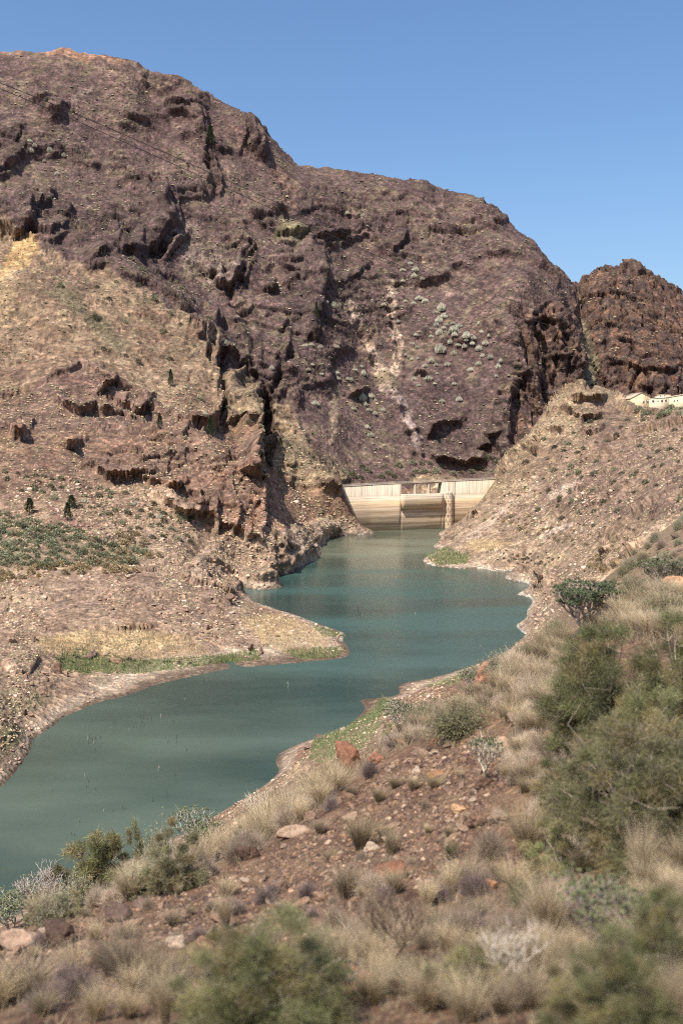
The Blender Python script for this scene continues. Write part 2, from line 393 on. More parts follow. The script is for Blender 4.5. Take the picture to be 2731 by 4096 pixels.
# ---- authored crags (travel with the raised rock on the left hand)
for c in [
  ([(-60,900),(20,930),(70,955),(125,930),(150,880)],110,16), ([(130,945),(200,962),(262,935),(275,890)],70,11), ([(125,930),(128,860),(110,800)],50,10),
  ([(-60,700),(20,690),(70,660)],60,8), ([(150,880),(190,850),(210,800)],50,8),
  ([(180,460),(240,470),(262,440)],40,8), ([(-20,560),(60,575),(90,530)],50,6), ([(110,410),(180,420),(215,400)],30,5),
  ([(640,440),(700,430),(780,425),(810,430)],35,7), ([(815,560),(810,500),(790,450),(780,430)],40,9), ([(965,600),(990,560),(985,500)],30,9), ([(1020,620),(1030,560),(1015,490)],28,8), ([(1055,640),(1058,590),(1045,540)],25,7),
  ([(830,650),(820,600),(818,560)],25,8),
  ([(450,1045),(500,1030),(550,1040),(600,1010),(650,960),(700,900),(690,850)],120,20), ([(690,870),(660,800),(620,750)],60,12), ([(560,1030),(570,960),(540,880)],40,9), ([(470,1030),(480,960),(460,900)],35,8),
  ([(660,1050),(690,1000),(740,960),(760,930)],28,9),
  ([(845,1110),(880,1145),(930,1140),(960,1090),(985,1050)],70,18), ([(960,1050),(985,1010),(990,960)],40,8),
  ([(990,860),(1060,880),(1100,850)],40,8),([(620,760),(700,790),(800,770),(830,790)],35,7),
  ([(1080,920),(1130,945),(1200,950),(1250,930)],45,12), ([(1250,945),(1310,965),(1366,955),(1400,940)],45,12), ([(1060,830),(1100,860),(1140,850)],35,8),
  ([(1100,1045),(1150,1060),(1200,1070),(1220,1050)],35,9), ([(1170,1115),(1210,1130)],25,6), ([(1040,1165),(1095,1170),(1100,1140)],30,9), ([(945,1250),(990,1260),(1010,1225)],28,8),
  ([(1270,1320),(1285,1220),(1300,1130),(1290,1040),(1270,1000)],75,22), ([(1050,1280),(1090,1260)],25,6),([(1120,1350),(1145,1310),(1140,1270)],30,8),
  ([(1140,1460),(1150,1400),(1165,1330)],30,9), ([(1250,1360),(1262,1290)],30,6),
  ([(840,1330),(860,1310),(870,1260),(850,1240)],45,10), ([(860,1350),(790,1330),(740,1290)][::-1],25,5),
  ([(1400,945),(1450,925),(1495,935)],35,11), ([(1520,990),(1570,1020),(1615,990),(1625,920)],60,13), ([(1370,1145),(1420,1120),(1460,1080)],45,8),
  ([(1850,900),(1920,890),(1990,905),(2020,890)],35,7), ([(1870,880),(1900,850)],25,5),([(1960,900),(1950,860),(1920,850)],25,6),
  ([(1645,1500),(1720,1492)],22,6),([(1380,1580),(1440,1575),(1480,1550)],22,5),
  ([(2045,1800),(2030,1700),(2040,1620),(2075,1540)],60,16),
  ([(2110,1560),(2100,1480),(2085,1400)],25,9), ([(2150,1540),(2155,1450),(2130,1350)],28,10), ([(2215,1540),(2210,1480),(2220,1400)],25,9), ([(2250,1400),(2235,1320),(2240,1250)],28,8),([(2325,1545),(2330,1480),(2310,1400)],35,10),([(2175,1400),(2160,1320),(2150,1260)],28,8),
  ([(2100,1290),(2180,1270),(2230,1290),(2260,1320)],30,6),([(2190,1430),(2260,1430),(2300,1410)],25,7),
  ([(2400,1440),(2500,1462),(2600,1478),(2731,1485)],45,9), ([(2640,1600),(2650,1540),(2640,1490)],25,8), ([(2700,1600),(2705,1520),(2700,1490)],25,8), ([(2460,1550),(2465,1460)],20,5),
  ([(2460,1350),(2520,1370),(2600,1400)],30,6),([(2560,1130),(2600,1140),(2590,1110)],20,4),([(2360,1190),(2410,1195)],18,5),([(2540,1545),(2600,1550),(2610,1510)],25,6),([(2480,1130),(2530,1125)],16,4),([(2510,1240),(2560,1250)],16,3),
  ([(1700,1840),(1760,1850),(1850,1860),(1960,1850)],45,2.5), ([(1890,1790),(1930,1810),(1960,1790)],30,6), ([(1920,1740),(1975,1760),(2000,1730)],28,6),([(1700,1760),(1760,1700),(1850,1680)],40,4),
]: cliff(*c, ylo=760)
# vertical gullies
for c in [([(838,1350),(850,1420),(870,1500),(880,1560),(875,1650),(895,1720)],24,9), ([(1000,1480),(1010,1400),(980,1300),(930,1200),(900,1100)],28,7), ([(1100,1560),(1120,1480),(1160,1440)],25,7),
          ([(1566,1218),(1575,1330),(1600,1400),(1584,1480)],20,3.5), ([(1400,1253),(1450,1350),(1500,1450),(1540,1520),(1590,1600),(1640,1720),(1660,1850)],24,4),
          ([(2300,1130),(2333,1288),(2355,1400),(2365,1480),(2350,1549)],22,9), ([(800,560),(830,650),(870,760)],24,8), ([(480,640),(560,760)],25,4)]:
    carve(*c, ylo=560)
# left mid-ground crags
for c in [([(1020,1960),(1018,1830),(1012,1740),(1025,1620)],80,30), ([(960,1750),(975,1700),(980,1660)],30,9), ([(860,1700),(880,1640),(895,1570)],40,10), ([(725,1700),(780,1710),(830,1715),(860,1690)],40,9),
          ([(1188,1640),(1190,1590),(1185,1550)],28,9), ([(880,1560),(875,1500),(862,1440)],40,9), ([(1130,1880),(1170,1870),(1180,1830)],30,7), ([(990,1600),(1030,1570)],25,6),
          ([(200,1600),(330,1650),(400,1620)],40,5), ([(450,1600),(560,1650),(600,1610)],50,8), ([(380,1580),(480,1530)],25,3), ([(20,1700),(80,1760),(120,1720)],40,6), ([(120,1700),(160,1690)],25,5),
          ([(250,1800),(290,1800),(330,1770)],35,7), ([(370,1640),(500,1660),(590,1720)],30,5), ([(560,1600),(620,1650)],30,6)]:
    cliff(*c, ylo=500)
for c in [([(380,1880),(440,1920),(520,1910),(640,1890)],50,5), ([(640,2000),(740,2060),(830,2060)],60,6), ([(870,2140),(868,2060),(860,1980)],22,5), ([(930,2150),(945,2080),(935,1990),(920,1920)],20,5.5), ([(1045,2150),(1050,2050),(1055,1960),(1040,1890)],40,9),
          ([(1130,2230),(1120,2150),(1100,2090)],28,6), ([(1000,2050),(1030,2000)],25,4),([(1170,2290),(1165,2230)],25,5), ([(740,2020),(790,2040),(840,1990)],30,4), ([(650,1960),(720,1950),(760,1920)],30,3.5), ([(780,2080),(800,2020),(790,1950)],20,4), ([(985,2160),(990,2080)],18,4),([(530,1850),(600,1830),(720,1820)],30,3)]:
    cliff(*c, ylo=420, yhi=640)
carve([(1062,1600),(1068,1760),(1052,1900)], 34, 26, ylo=625, yhi=840)
carve([(890,1400),(900,1500),(895,1640)], 16, 12, ylo=640, yhi=840)
# right hill
for c in [([(1960,1960),(1990,1930),(2000,1890)],30,2.8), ([(2100,1800),(2140,1810),(2170,1780)],25,2.2), ([(2240,1650),(2320,1680),(2420,1660)],30,1.9), ([(2310,1730),(2380,1740),(2440,1700)],30,2.2), ([(2270,1600),(2350,1615),(2430,1600)],25,1.7), ([(1860,2080),(1900,2060),(1930,2030)],20,1.7),
          ([(2320,1720),(2325,1680),(2300,1640)],20,2.2),([(2200,1720),(2260,1740)],25,1.7)]:
    cliff(*c, ylo=520, yhi=800)
for c in [([(2140,2300),(2170,2320),(2200,2290)],20,1.2)]:
    cliff(*c, ylo=70, yhi=450)
print('crags', round(time.time() - T0, 1))

# ---- masks
rock_main = region([(-400,150),(500,200),(1000,450),(1300,650),(1800,760),(2100,900),(2300,1120),(2350,1560),(2150,1740),(2000,1870),(1500,1900),(1350,1850),(1150,1750),(1080,1600),(1000,1500),(880,1400),(720,1290),(610,1200),(470,1120),(340,1085),(180,1020),(110,960),(-400,900)], 12, ylo=700)
tan = region([(-400,905),(0,908),(122,969),(183,1025),(348,1091),(470,1117),(610,1195),(714,1274),(871,1352),(880,1500),(900,1700),(700,1680),(500,1560),(330,1480),(150,1560),(-400,1700)], 10, ylo=540)
tan2 = region([(880,1500),(960,1480),(1040,1600),(1150,1640),(1250,1800),(1400,1900),(1370,1960),(1200,1950),(1100,1900),(1010,1880),(1000,1700),(900,1680)], 20, ylo=500)
brown_slab = region([(150,1560),(330,1440),(480,1530),(620,1600),(740,1700),(600,1740),(400,1720),(150,1720),(-50,1720)], 12, ylo=480, yhi=650)
outcrop = region([(330,1860),(560,1730),(770,1725),(920,1800),(1000,1850),(1055,1900),(1060,2000),(1050,2060),(1120,2100),(1160,2200),(960,2145),(820,2060),(730,1950),(560,1920),(430,1900)], 12, ylo=430, yhi=640)
pale_foot = region([(900,2140),(1060,2160),(1180,2100),(1250,2090),(1380,2080),(1480,2110),(1300,2230),(1180,2300),(900,2380),(700,2300)], 22, ylo=350, yhi=720)
bank = region([(-400,1980),(0,1980),(400,1900),(640,1950),(820,2060),(960,2145),(1200,2280),(1000,2450),(1420,2560),(1420,2660),(800,2720),(0,3200),(-400,3300)], 20, ylo=150, yhi=470)
rightbank = ((U > 1650) & (Yf > 130) & (Yf < 800) & (Vv > 1500) & (Vv < 2700)).astype(np.float32) * (1 - tan2)
cols_but = region([(2295,1120),(2400,1040),(2530,1010),(2760,1150),(3000,1250),(3000,1660),(2350,1640),(2365,1480)], 10, ylo=1000)
wall_c = region([(2037,1218),(2150,1235),(2289,1180),(2341,1540),(2185,1549),(2176,1671),(2045,1810),(2010,1700),(2028,1584),(2098,1514),(2080,1340)], 18, ylo=850)
tableland = region([(-400,185),(0,190),(490,225),(515,250),(300,238),(0,228),(-400,222)], 6, ylo=1000)
near = (1 - smooth(46, 70, Yf))
infl = np.zeros(len(U), np.float32)
dd_ = np.abs(disp).reshape(NC, NR)[..., None]; infl = smooth(.4, 2.5, blur(dd_, 7)[..., 0].ravel())
cn = smooth(-.02, .30, fbm(BX / np.array([150, 150, 110]), 4, 90) + .10 * (Vv < 1150) * (Vv > 700) - .25 * region([(1330,1180),(1560,1100),(1950,1150),(2030,1600),(1950,1650),(1500,1750),(1300,1500)], 60, ylo=760))
cn = np.clip(cn + .45 * region([(380,700),(700,640),(1300,750),(1380,1000),(1320,1400),(1000,1420),(850,1150),(500,1020)], 70, ylo=760) * smooth(-.25, .2, fbm(BX / 40, 3, 92)), 0, 1)
cragn = np.clip(.12 + .75 * cn + infl, 0, 1)
craggy = np.clip(rock_main * .95 * cragn + tan * .35 + tan2 * .8 + outcrop * .9 + brown_slab * .3 + cols_but + pale_foot * .6 + shadow_rock + rightbank * .4 * smooth(.0, .3, fbm(BX / 45, 4, 97)) * (Yf > 200) + bank * .22 * smooth(.0, .3, fbm(BX / 30, 4, 98)) * (Zf > 6), 0, 1.2)

# ---- general relief: fractal whose wave lengths follow the distance, blocks and ledges on the crags
cell = Yf * .00115
hmask = smooth(-.5, 4, Zf)                   # keep the water's edge where it is
rel = np.zeros(len(U))
for kx, lam in enumerate([150, 75, 38, 19, 9.5, 4.8, 2.4, 1.2, .6, .3]):
    w = smooth(.8, 3, lam / cell) * (1 - smooth(.16, .30, lam / Yf))
    sel = np.where(w > .01)[0]
    if not len(sel): continue
    pp = BX[sel] / lam * np.array([1, 1, .8])
    nv = perlin(pp, 100 + kx)
    ridged = 1 - 2.2 * np.abs(perlin(pp * .9 + 7.7, 140 + kx))
    amp = lam * (.05 + .17 * craggy[sel]) * (.6 if lam > 70 else 1.0) * (1 - .55 * cols_but[sel])
    amp *= np.where(Yf[sel] < 110, .55, 1)
    rel[sel] += w[sel] * amp * (nv * .8 + ridged * .45 * np.clip(craggy[sel] * 1.3, 0, 1))
print('relief', round(time.time() - T0, 1))
# ledges: strata dipping gently, each with a small overhang
idx = np.where(craggy > .15)[0]
B = BX[idx]
for st, am, sd_ in ((34, 7.0, 1), (13, 4.2, 2), (5.5, 1.9, 3)):
    w = smooth(1.5, 4, st / cell[idx])
    t = (B[:, 2] + .10 * B[:, 0] + st * .9 * fbm(B / (st * 4), 3, 200 + sd_)) / st
    fr = t - np.floor(t)
    saw = (1 - fr) ** 1.0 * smooth(0, .10, fr)
    gate = smooth(-.4, .12, perlin(B / (st * 3.3), 220 + sd_))
    vert = np.clip(cols_but[idx] + wall_c[idx], 0, 1)
    rel[idx] += w * am * saw * gate * craggy[idx] * (1 - .8 * vert)
# blocks
idx = np.where(craggy > .3)[0]
B = BX[idx] + 2.0 * np.stack([fbm(BX[idx] / 14, 2, 301), fbm(BX[idx] / 14, 2, 302), fbm(BX[idx] / 14, 2, 303)], 1)
for sz, am, sd_ in ((26, 7.0, 5), (10, 3.6, 6), (4.2, 1.6, 7)):
    w = smooth(1.6, 4, sz / cell[idx])
    cv, cd = cells(B / (sz * np.array([1, 1, .8])), 400 + sd_)
    gate = smooth(-.3, .35, perlin(B / (sz * 4), 420 + sd_))
    rel[idx] += w * am * (cv - .5) * gate * craggy[idx] * (1 - np.clip(cols_but[idx], 0, 1)) - w * am * .35 * (1 - smooth(0, .1, cd)) * gate * craggy[idx]
# columnar walls: upright ribs
idx = np.where((cols_but + wall_c) > .05)[0]
B = BX[idx]; ww = np.clip(cols_but[idx] + wall_c[idx], 0, 1)
warp = fbm(B / 60, 3, 500)[:, None] * 6
for sz, am, sd_ in ((24, 5.5, 1), (10, 3.0, 2), (4.5, 1.3, 3)):
    q_ = B * np.array([1, .6, .075]) / sz + warp / sz
    cv, cd = cells(q_, 510 + sd_)
    rel[idx] += 2.0 * ww * am * ((cv - .5) - .5 * (1 - smooth(0, .16, cd)))
# small rubble on every slope
idx = np.where((Yf > 110) & (Yf < 900) & (craggy < .8))[0]
B = BX[idx]
for sz, am, sd_ in ((2.6, .5, 8), (1.2, .28, 9)):
    w = smooth(1.2, 3, sz / cell[idx])
    cv, cd = cells(B / sz, 600 + sd_)
    rel[idx] += w * am * smooth(.72, .86, cv) * smooth(0, .25, cd) * (smooth(-.2, .3, perlin(B / 25, 640)) * .8 + .25)
# crumbly surface whose grain follows the distance
idx = np.where(Yf > 110)[0]; B = BX[idx]
speck = np.zeros(len(U)); grain = np.zeros(len(U))
for sz in (.35, .7, 1.4, 2.8, 5.6):
    q_ = sz / cell[idx]; w = smooth(1.6, 2.4, q_) * (1 - smooth(5.0, 7.5, q_))
    ii = np.where(w > .01)[0]
    if not len(ii): continue
    cv, cd = cells(B[ii] / sz * np.array([1, 1, 1.15]), 900)
    rel[idx[ii]] += w[ii] * sz * .34 * (cv - .5) * (.55 + .6 * np.clip(craggy[idx[ii]], 0, 1))
    grain[idx[ii]] += w[ii] * (((cv * 7.3) % 1) - .5)
    speck[idx[ii]] = np.maximum(speck[idx[ii]], w[ii] * ((cv * 13.7) % 1))
D = (disp * 1.3 * (1 + .25 * fbm(BX / 18, 3, 95)) + rel) * hmask
D = np.where(Yf > 110, 14 * np.tanh(D / 14) * .5 + D * .5, D)
# keep the land down around the dam face
damz = (U > 1355) & (U < 1990) & (Yf > 632) & (Yf < 740) & (Zf < 36)
D = np.where(damz, np.minimum(D, 1.0), D)
tc = np.stack([-VA.ravel(), -np.ones(len(U)), .12 * np.ones(len(U))], 1)
wc = smooth(100, 160, Yf)[:, None] * (.35 + .65 * np.clip(craggy, 0, 1))[:, None]
DIR = NBf * (1 - .72 * wc) + tc * (1.15 * wc); DIR /= np.linalg.norm(DIR, axis=1)[:, None]
FIN = BX + DIR * D[:, None]
FIN = FIN.reshape(NC, NR, 3)
# rounding-off at the water's edge only where it is under water
print('displaced', round(time.time() - T0, 1))

# ---- soil colours (true colours of the ground, no light in them)
def C(*c): return np.array(c, np.float32)
NF = normals(FIN).reshape(-1, 3)
steep = 1 - np.abs(NF[:, 2])
FB = FIN.reshape(-1, 3)
nz1 = fbm(BX / 55, 4, 700); nz2 = fbm(BX / 14, 4, 710); nz3 = fbm(BX / (Yf[:, None] * .006), 3, 720)
strat = fbm(np.stack([BX[:, 0] / 260, BX[:, 1] / 260, (BX[:, 2] + 8 * nz1) / 7], 1), 3, 730)
col = np.tile(C(.30, .185, .125), (len(U), 1))
def lay(c, m, k=1.0):
    global col
    m = np.clip(m * k, 0, 1)[:, None]; col = col * (1 - m) + (c if getattr(c, 'ndim', 1) == 2 else c[None]) * m
def mixc(a, b, t): t = np.clip(t, 0, 1)[:, None]; return a[None] * (1 - t) + b[None] * t
main = mixc(C(.128, .084, .080), C(.196, .128, .112), .5 + .8 * nz1 + .3 * nz2)
lay(main, (Yf > 690).astype(np.float32) * (Vv < 1960))
lay(main, rock_main)
lay(C(.36, .27, .17), tan2, .85); lay(C(.20, .125, .10), tan2 * smooth(.0, .35, nz2 + nz1 * .5), .8)
lay(mixc(C(.255, .17, .115), C(.43, .31, .205), .5 + .8 * nz2 + .5 * nz3), tan)
lay(C(.25, .16, .115), tan * smooth(-.05, .35, nz1 + .5 * nz2), .8)
lay(C(.20, .13, .10), region([(150,1040),(300,1080),(400,1150),(330,1240),(200,1200)], 25, ylo=600), .7)
lay(C(.17, .16, .095), region([(230,1150),(420,1290),(520,1400),(480,1430),(330,1290),(180,1180)], 16, ylo=600), .6)
lay(C(.52, .335, .16), region([(60,965),(150,965),(150,1010),(110,1080),(40,1120),(-10,1150),(20,1060)], 14, ylo=600))
lay(C(.46, .33, .20), region([(-20,1150),(60,1080),(60,1200),(30,1300),(-30,1330)], 20, ylo=600), .7)
lay(mixc(C(.22, .135, .11), C(.30, .20, .155), .5 + strat), brown_slab, .95)
lay(mixc(C(.26, .15, .11), C(.38, .25, .18), .5 + strat * .7 + nz2 * .5), outcrop)
lay(C(.30, .15, .09), outcrop * smooth(0, .4, nz2) * smooth(850, 900, U), .8)
lay(mixc(C(.34, .235, .165), C(.52, .38, .28), .5 + nz2 + .5 * nz3), pale_foot)
lay(mixc(C(.27, .18, .125), C(.43, .305, .21), .5 + nz2 + .6 * nz3), bank)
lay(mixc(C(.28, .19, .132), C(.43, .315, .212), .45 + .8 * nz2 + .4 * nz1), rightbank)
hill_tan = region([(1960,1960),(2100,1790),(2240,1580),(2390,1545),(2540,1610),(2450,1750),(2300,1800),(2200,1900),(2000,2080),(1830,2140)], 30, ylo=520, yhi=830)
lay(mixc(C(.31, .215, .145), C(.46, .335, .225), .5 + strat + .4 * nz3), hill_tan)
lay(C(.23, .14, .11), region([(2280,1640),(2420,1600),(2500,1700),(2420,1790),(2330,1760)], 25, ylo=520, yhi=830), .6)
lay(mixc(C(.20, .135, .108), C(.30, .205, .15), .5 + nz2 + .5 * nz3), region([(2150,1850),(2420,1640),(2731,1640),(2900,1650),(2900,2000),(2731,2080),(2400,2080),(2200,2040),(2100,2000)], 60, ylo=200, yhi=780), .8)
# straight pale bands of bare rock on the right bank
for p, c, k in [([(1800,2230),(1850,2150),(1950,2070),(2150,1930),(2165,1945),(1990,2080),(1900,2160)], C(.58,.43,.33), .75), ([(2190,1985),(2250,1935),(2320,1925),(2310,1975),(2230,2000)], C(.56,.42,.34), .85),
                ([(2150,2150),(2220,2100),(2300,2090),(2240,2130),(2170,2165)], C(.62,.48,.40), .85), ([(2300,2080),(2370,2040),(2360,2070),(2300,2095)], C(.24,.155,.12), .8),
                ([(2560,2130),(2620,2090),(2640,2110),(2580,2160)], C(.40,.27,.23), .8), ([(2545,2200),(2600,2150),(2731,2040),(2760,2080),(2680,2180),(2600,2240),(2550,2260)], C(.56,.40,.27), .7)]:
    lay(c, region(p, 9, ylo=80, yhi=700, jit=.5), k)
# streaks down the scree
for p, w, c, k in [([(1395,1240),(1425,1310),(1470,1380),(1500,1440),(1520,1480)], 16, C(.68,.50,.38), .95), ([(1440,1330),(1470,1360),(1490,1340)], 14, C(.60,.40,.27), .7), ([(1566,1150),(1566,1218),(1572,1310),(1595,1370),(1600,1400),(1585,1440),(1582,1490)], 12, C(.62,.46,.35), .9),
                   ([(1540,1550),(1590,1590),(1620,1640),(1640,1700),(1665,1780)], 13, C(.52,.40,.36), .8), ([(1530,1500),(1560,1540)], 22, C(.50,.40,.25), .5), ([(1700,1060),(1740,1120),(1790,1170)], 12, C(.42,.30,.22), .5),
                   ([(740,950),(780,1010),(860,1080),(900,1100)], 42, C(.32,.24,.20), .7), ([(1335,1560),(1335,1640),(1320,1760)], 10, C(.56,.42,.28), .6), ([(280,420),(320,380),(360,360)], 9, C(.34,.25,.21), .6), ([(900,660),(950,700),(1000,760)], 18, C(.30,.21,.17), .5),
                   ([(1150,830),(1160,760),(1110,700)], 20, C(.28,.17,.13), .6), ([(2380,1430),(2440,1445),(2500,1465),(2600,1480),(2740,1440)], 13, C(.46,.27,.17), .7), ([(2030,1560),(2100,1560)], 20, C(.30,.17,.11), .4)]:
    xs = [a_ for a_, b_ in p]; ys = [b_ for a_, b_ in p]
    sel = np.where((U > min(xs) - 70) & (U < max(xs) + 70) & (Vv > min(ys) - 70) & (Vv < max(ys) + 70) & (Yf > 600))[0]
    d, _ = seg_d(U[sel] + 9 * j1s[sel], Vv[sel] + 9 * j1[sel], p)
    m = np.zeros(len(U)); w *= 1.7; m[sel] = (1 - smooth(w * .5, w * 1.2, d)) * (.7 + .3 * smooth(-.3, .3, j1s[sel])); lay(c, m, min(1, k * 1.15))
lay(C(.42, .24, .16), tableland)
# dark varnished rock on sheer faces, dust and scrub on the gentle ones
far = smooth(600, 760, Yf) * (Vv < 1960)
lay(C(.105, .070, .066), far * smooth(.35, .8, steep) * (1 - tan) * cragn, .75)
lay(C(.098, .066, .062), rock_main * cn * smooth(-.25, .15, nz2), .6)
lay(C(.26, .225, .125), far * smooth(.12, .5, nz2 + .35 * nz1) * smooth(.75, .35, steep), .33)
lay(mixc(C(.085, .058, .055), C(.155, .095, .072), .5 + strat * .6 + nz2), cols_but, .9)
lay(C(.26, .14, .09), cols_but * smooth(.2, .6, fbm(BX * np.array([1, 1, .12]) / 9, 3, 770)), .7)
lay(mixc(C(.105, .068, .062), C(.20, .12, .085), .4 + fbm(BX * np.array([1, 1, .12]) / 9, 3, 771)), wall_c, .85)
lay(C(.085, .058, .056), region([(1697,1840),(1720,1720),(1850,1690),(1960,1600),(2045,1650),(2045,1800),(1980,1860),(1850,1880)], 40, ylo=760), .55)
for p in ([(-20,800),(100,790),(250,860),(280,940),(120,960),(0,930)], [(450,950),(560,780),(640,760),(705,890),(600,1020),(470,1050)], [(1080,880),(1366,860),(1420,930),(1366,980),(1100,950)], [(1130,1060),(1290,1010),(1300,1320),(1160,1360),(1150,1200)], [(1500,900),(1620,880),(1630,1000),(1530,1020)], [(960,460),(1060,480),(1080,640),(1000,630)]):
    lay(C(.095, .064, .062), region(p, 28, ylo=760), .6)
lay(C(.31, .28, .17), region([(2305,1140),(2335,1290),(2370,1400),(2400,1470),(2365,1560),(2330,1550),(2345,1450),(2320,1300)], 10, ylo=850), .55)
lay(C(.33, .30, .16), region([(1120,880),(1240,930),(1180,1000),(1100,960)], 25, ylo=760), .55)
# left bank details
lay(C(.16, .165, .09), region([(-400,2040),(0,2060),(180,2110),(420,2150),(600,2230),(400,2270),(0,2270),(-400,2270)], 30, ylo=300, yhi=460) * smooth(-.3, .2, nz3 + nz2), .75)
lay(C(.27, .15, .13), region([(190,2020),(330,2080),(430,2150),(330,2130),(200,2060)], 8, ylo=300, yhi=480), .8)
lay(mixc(C(.24, .155, .115), C(.36, .24, .175), .5 + nz3), region([(300,2300),(700,2290),(950,2400),(900,2460),(500,2440),(200,2380)], 30, ylo=280, yhi=400), .7)
lay(mixc(C(.50, .355, .19), C(.64, .48, .27), .5 + nz3), region([(130,2560),(330,2530),(560,2525),(740,2560),(640,2600),(400,2612),(180,2600)], 22, ylo=230, yhi=330), .95)
lay(mixc(C(.45, .32, .175), C(.58, .44, .25), .5 + nz3), region([(960,2470),(1080,2450),(1230,2500),(1320,2560),(1280,2610),(1150,2620),(1050,2580)], 24, ylo=260, yhi=360), .9)
lay(C(.42, .27, .17), region([(0,2440),(250,2450),(200,2500),(0,2500)], 25, ylo=200, yhi=400), .5)
gr = C(.115, .15, .05)
for p, k in [([(220,2640),(330,2620),(560,2650),(800,2640),(1030,2615),(1040,2640),(850,2665),(600,2690),(280,2690)], .9), ([(1130,2610),(1290,2600),(1385,2600),(1350,2630),(1200,2640)], .8), ([(1240,2500),(1340,2530),(1380,2545),(1300,2545)], .85),
             ([(370,2700),(430,2720),(400,2740)], .6), ([(0,2750),(150,2760),(250,2780),(200,2820),(60,2860),(0,2830)], .45), ([(0,2900),(120,2890),(100,2960),(0,3040)], .75), ([(470,2700),(560,2705),(520,2725)], .6)]:
    lay(gr, region(p, 9, ylo=150, yhi=350) * (.5 + .5 * smooth(-.35, .2, nz3)), k)
lay(C(.14, .17, .07), region([(1250,3000),(1270,2940),(1400,2900),(1480,2850),(1530,2790),(1560,2800),(1520,2900),(1440,2990),(1330,3060)], 10, ylo=120, yhi=260), .9)
lay(C(.20, .23, .10), region([(1700,2740),(1760,2700),(1880,2660),(1900,2690),(1800,2740)], 10, ylo=120, yhi=300), .8)
lay(C(.14, .15, .07), region([(1700,2222),(1790,2195),(1880,2225),(1860,2252),(1740,2258)], 10, ylo=350, yhi=560), .7)
lay(C(.60, .43, .24), region([(1830,2195),(1880,2160),(1990,2155),(2080,2175),(1960,2205)], 14, ylo=400, yhi=600), .85)
lay(C(.54, .38, .22), region([(2130,2260),(2240,2210),(2300,2220),(2200,2270)], 20, ylo=300, yhi=500), .6)
midl = region([(-300,1480),(150,1500),(500,1560),(900,1720),(1050,1880),(1080,2050),(900,2080),(700,1980),(450,1930),(250,2000),(-300,1960)], 30, ylo=380, yhi=660)
lay(C(.185, .118, .092), midl * smooth(-.12, .22, strat + .5 * nz2), .72)
lay(C(.22, .14, .105), bank * (Zf > 20) * smooth(.0, .35, nz1 + .6 * nz2), .6)
lay(C(.215, .15, .115), region([(250,2290),(700,2290),(950,2390),(1050,2480),(900,2520),(600,2480),(100,2440),(0,2360)], 30, ylo=280, yhi=420) * smooth(-.2, .2, nz3), .6)
lay(C(.21, .145, .11), smooth(46, 60, Yf) * (Yf < 170) * (Vv < 2400) * (U > 2350) * smooth(-.3, .2, nz2 + nz3), .6)
# ground drowned when the reservoir is full: paler, with old water lines along the level
hw = (Yf > 140) * (1 - smooth(22, 27, Zf + 2.5 * nz2)) * np.clip(rightbank + pale_foot + .6 * bank + tan2, 0, 1)
lines = fbm(np.stack([BX[:, 0] / 90, BX[:, 1] / 90, (Zf + .5 * nz2) / .9], 1), 3, 795)
lay(C(.47, .355, .265), hw * (.35 + .65 * smooth(-.1, .3, lines)), .38)
lay(C(.24, .165, .12), hw * smooth(.1, .4, -lines), .45)
# bathtub band at the water: pale silt over dark wet mud
zf = Zf + .25 * nz3
pale = (1 - smooth(.9, 2.4, zf)) * (Yf > 120)
lay(mixc(C(.44, .34, .25), C(.58, .48, .37), .5 + fbm(np.stack([BX[:, 0] / 60, BX[:, 1] / 60, BX[:, 2] / .35], 1), 2, 790)), pale * (1 - region([(1250,3000),(1400,2900),(1530,2790),(1560,2800),(1440,2990),(1330,3060)], 20)), .7)
lay(C(.15, .105, .075), (1 - smooth(.15, .9, Zf)) * (Yf > 120), .9)
lay(C(.62, .58, .5), ((Zf > .05) & (Zf < .5) & (Yf > 300)) * smooth(-.1, .2, nz3), .7)
# near hillside
near_c = mixc(C(.165, .095, .063), C(.31, .195, .13), .45 + .9 * fbm(BX / 2.2, 4, 800) + .5 * fbm(BX / .5, 3, 810))
lay(near_c, near)
lay(C(.40, .29, .17), near * smooth(.1, .5, fbm(BX / 3.5, 3, 820)) , .35)
lay(C(.33, .24, .16), smooth(46, 75, Yf) * (1 - smooth(150, 175, Yf)) * (Zf > 4), .8)
col = col * (1 + .55 * grain[:, None] * ((Yf > 110) * (.25 + .75 * smooth(1.5, 4, Zf)))[:, None])
lay(C(.10, .085, .06), (smooth(.86, .92, speck) * (Yf > 110) * (Zf > 3)) , .45)
lay(C(.52, .42, .28), (smooth(.10, .05, speck) * smooth(0, .01, speck) * (Yf > 110) * (Zf > 3)), .25)
col = col * np.where(Yf[:, None] > 620, .76, np.where(Yf[:, None] > 110, .82, .60))
col = np.clip(col, .01, .8)
col = col.reshape(NC, NR, 3)
print('coloured', round(time.time() - T0, 1))

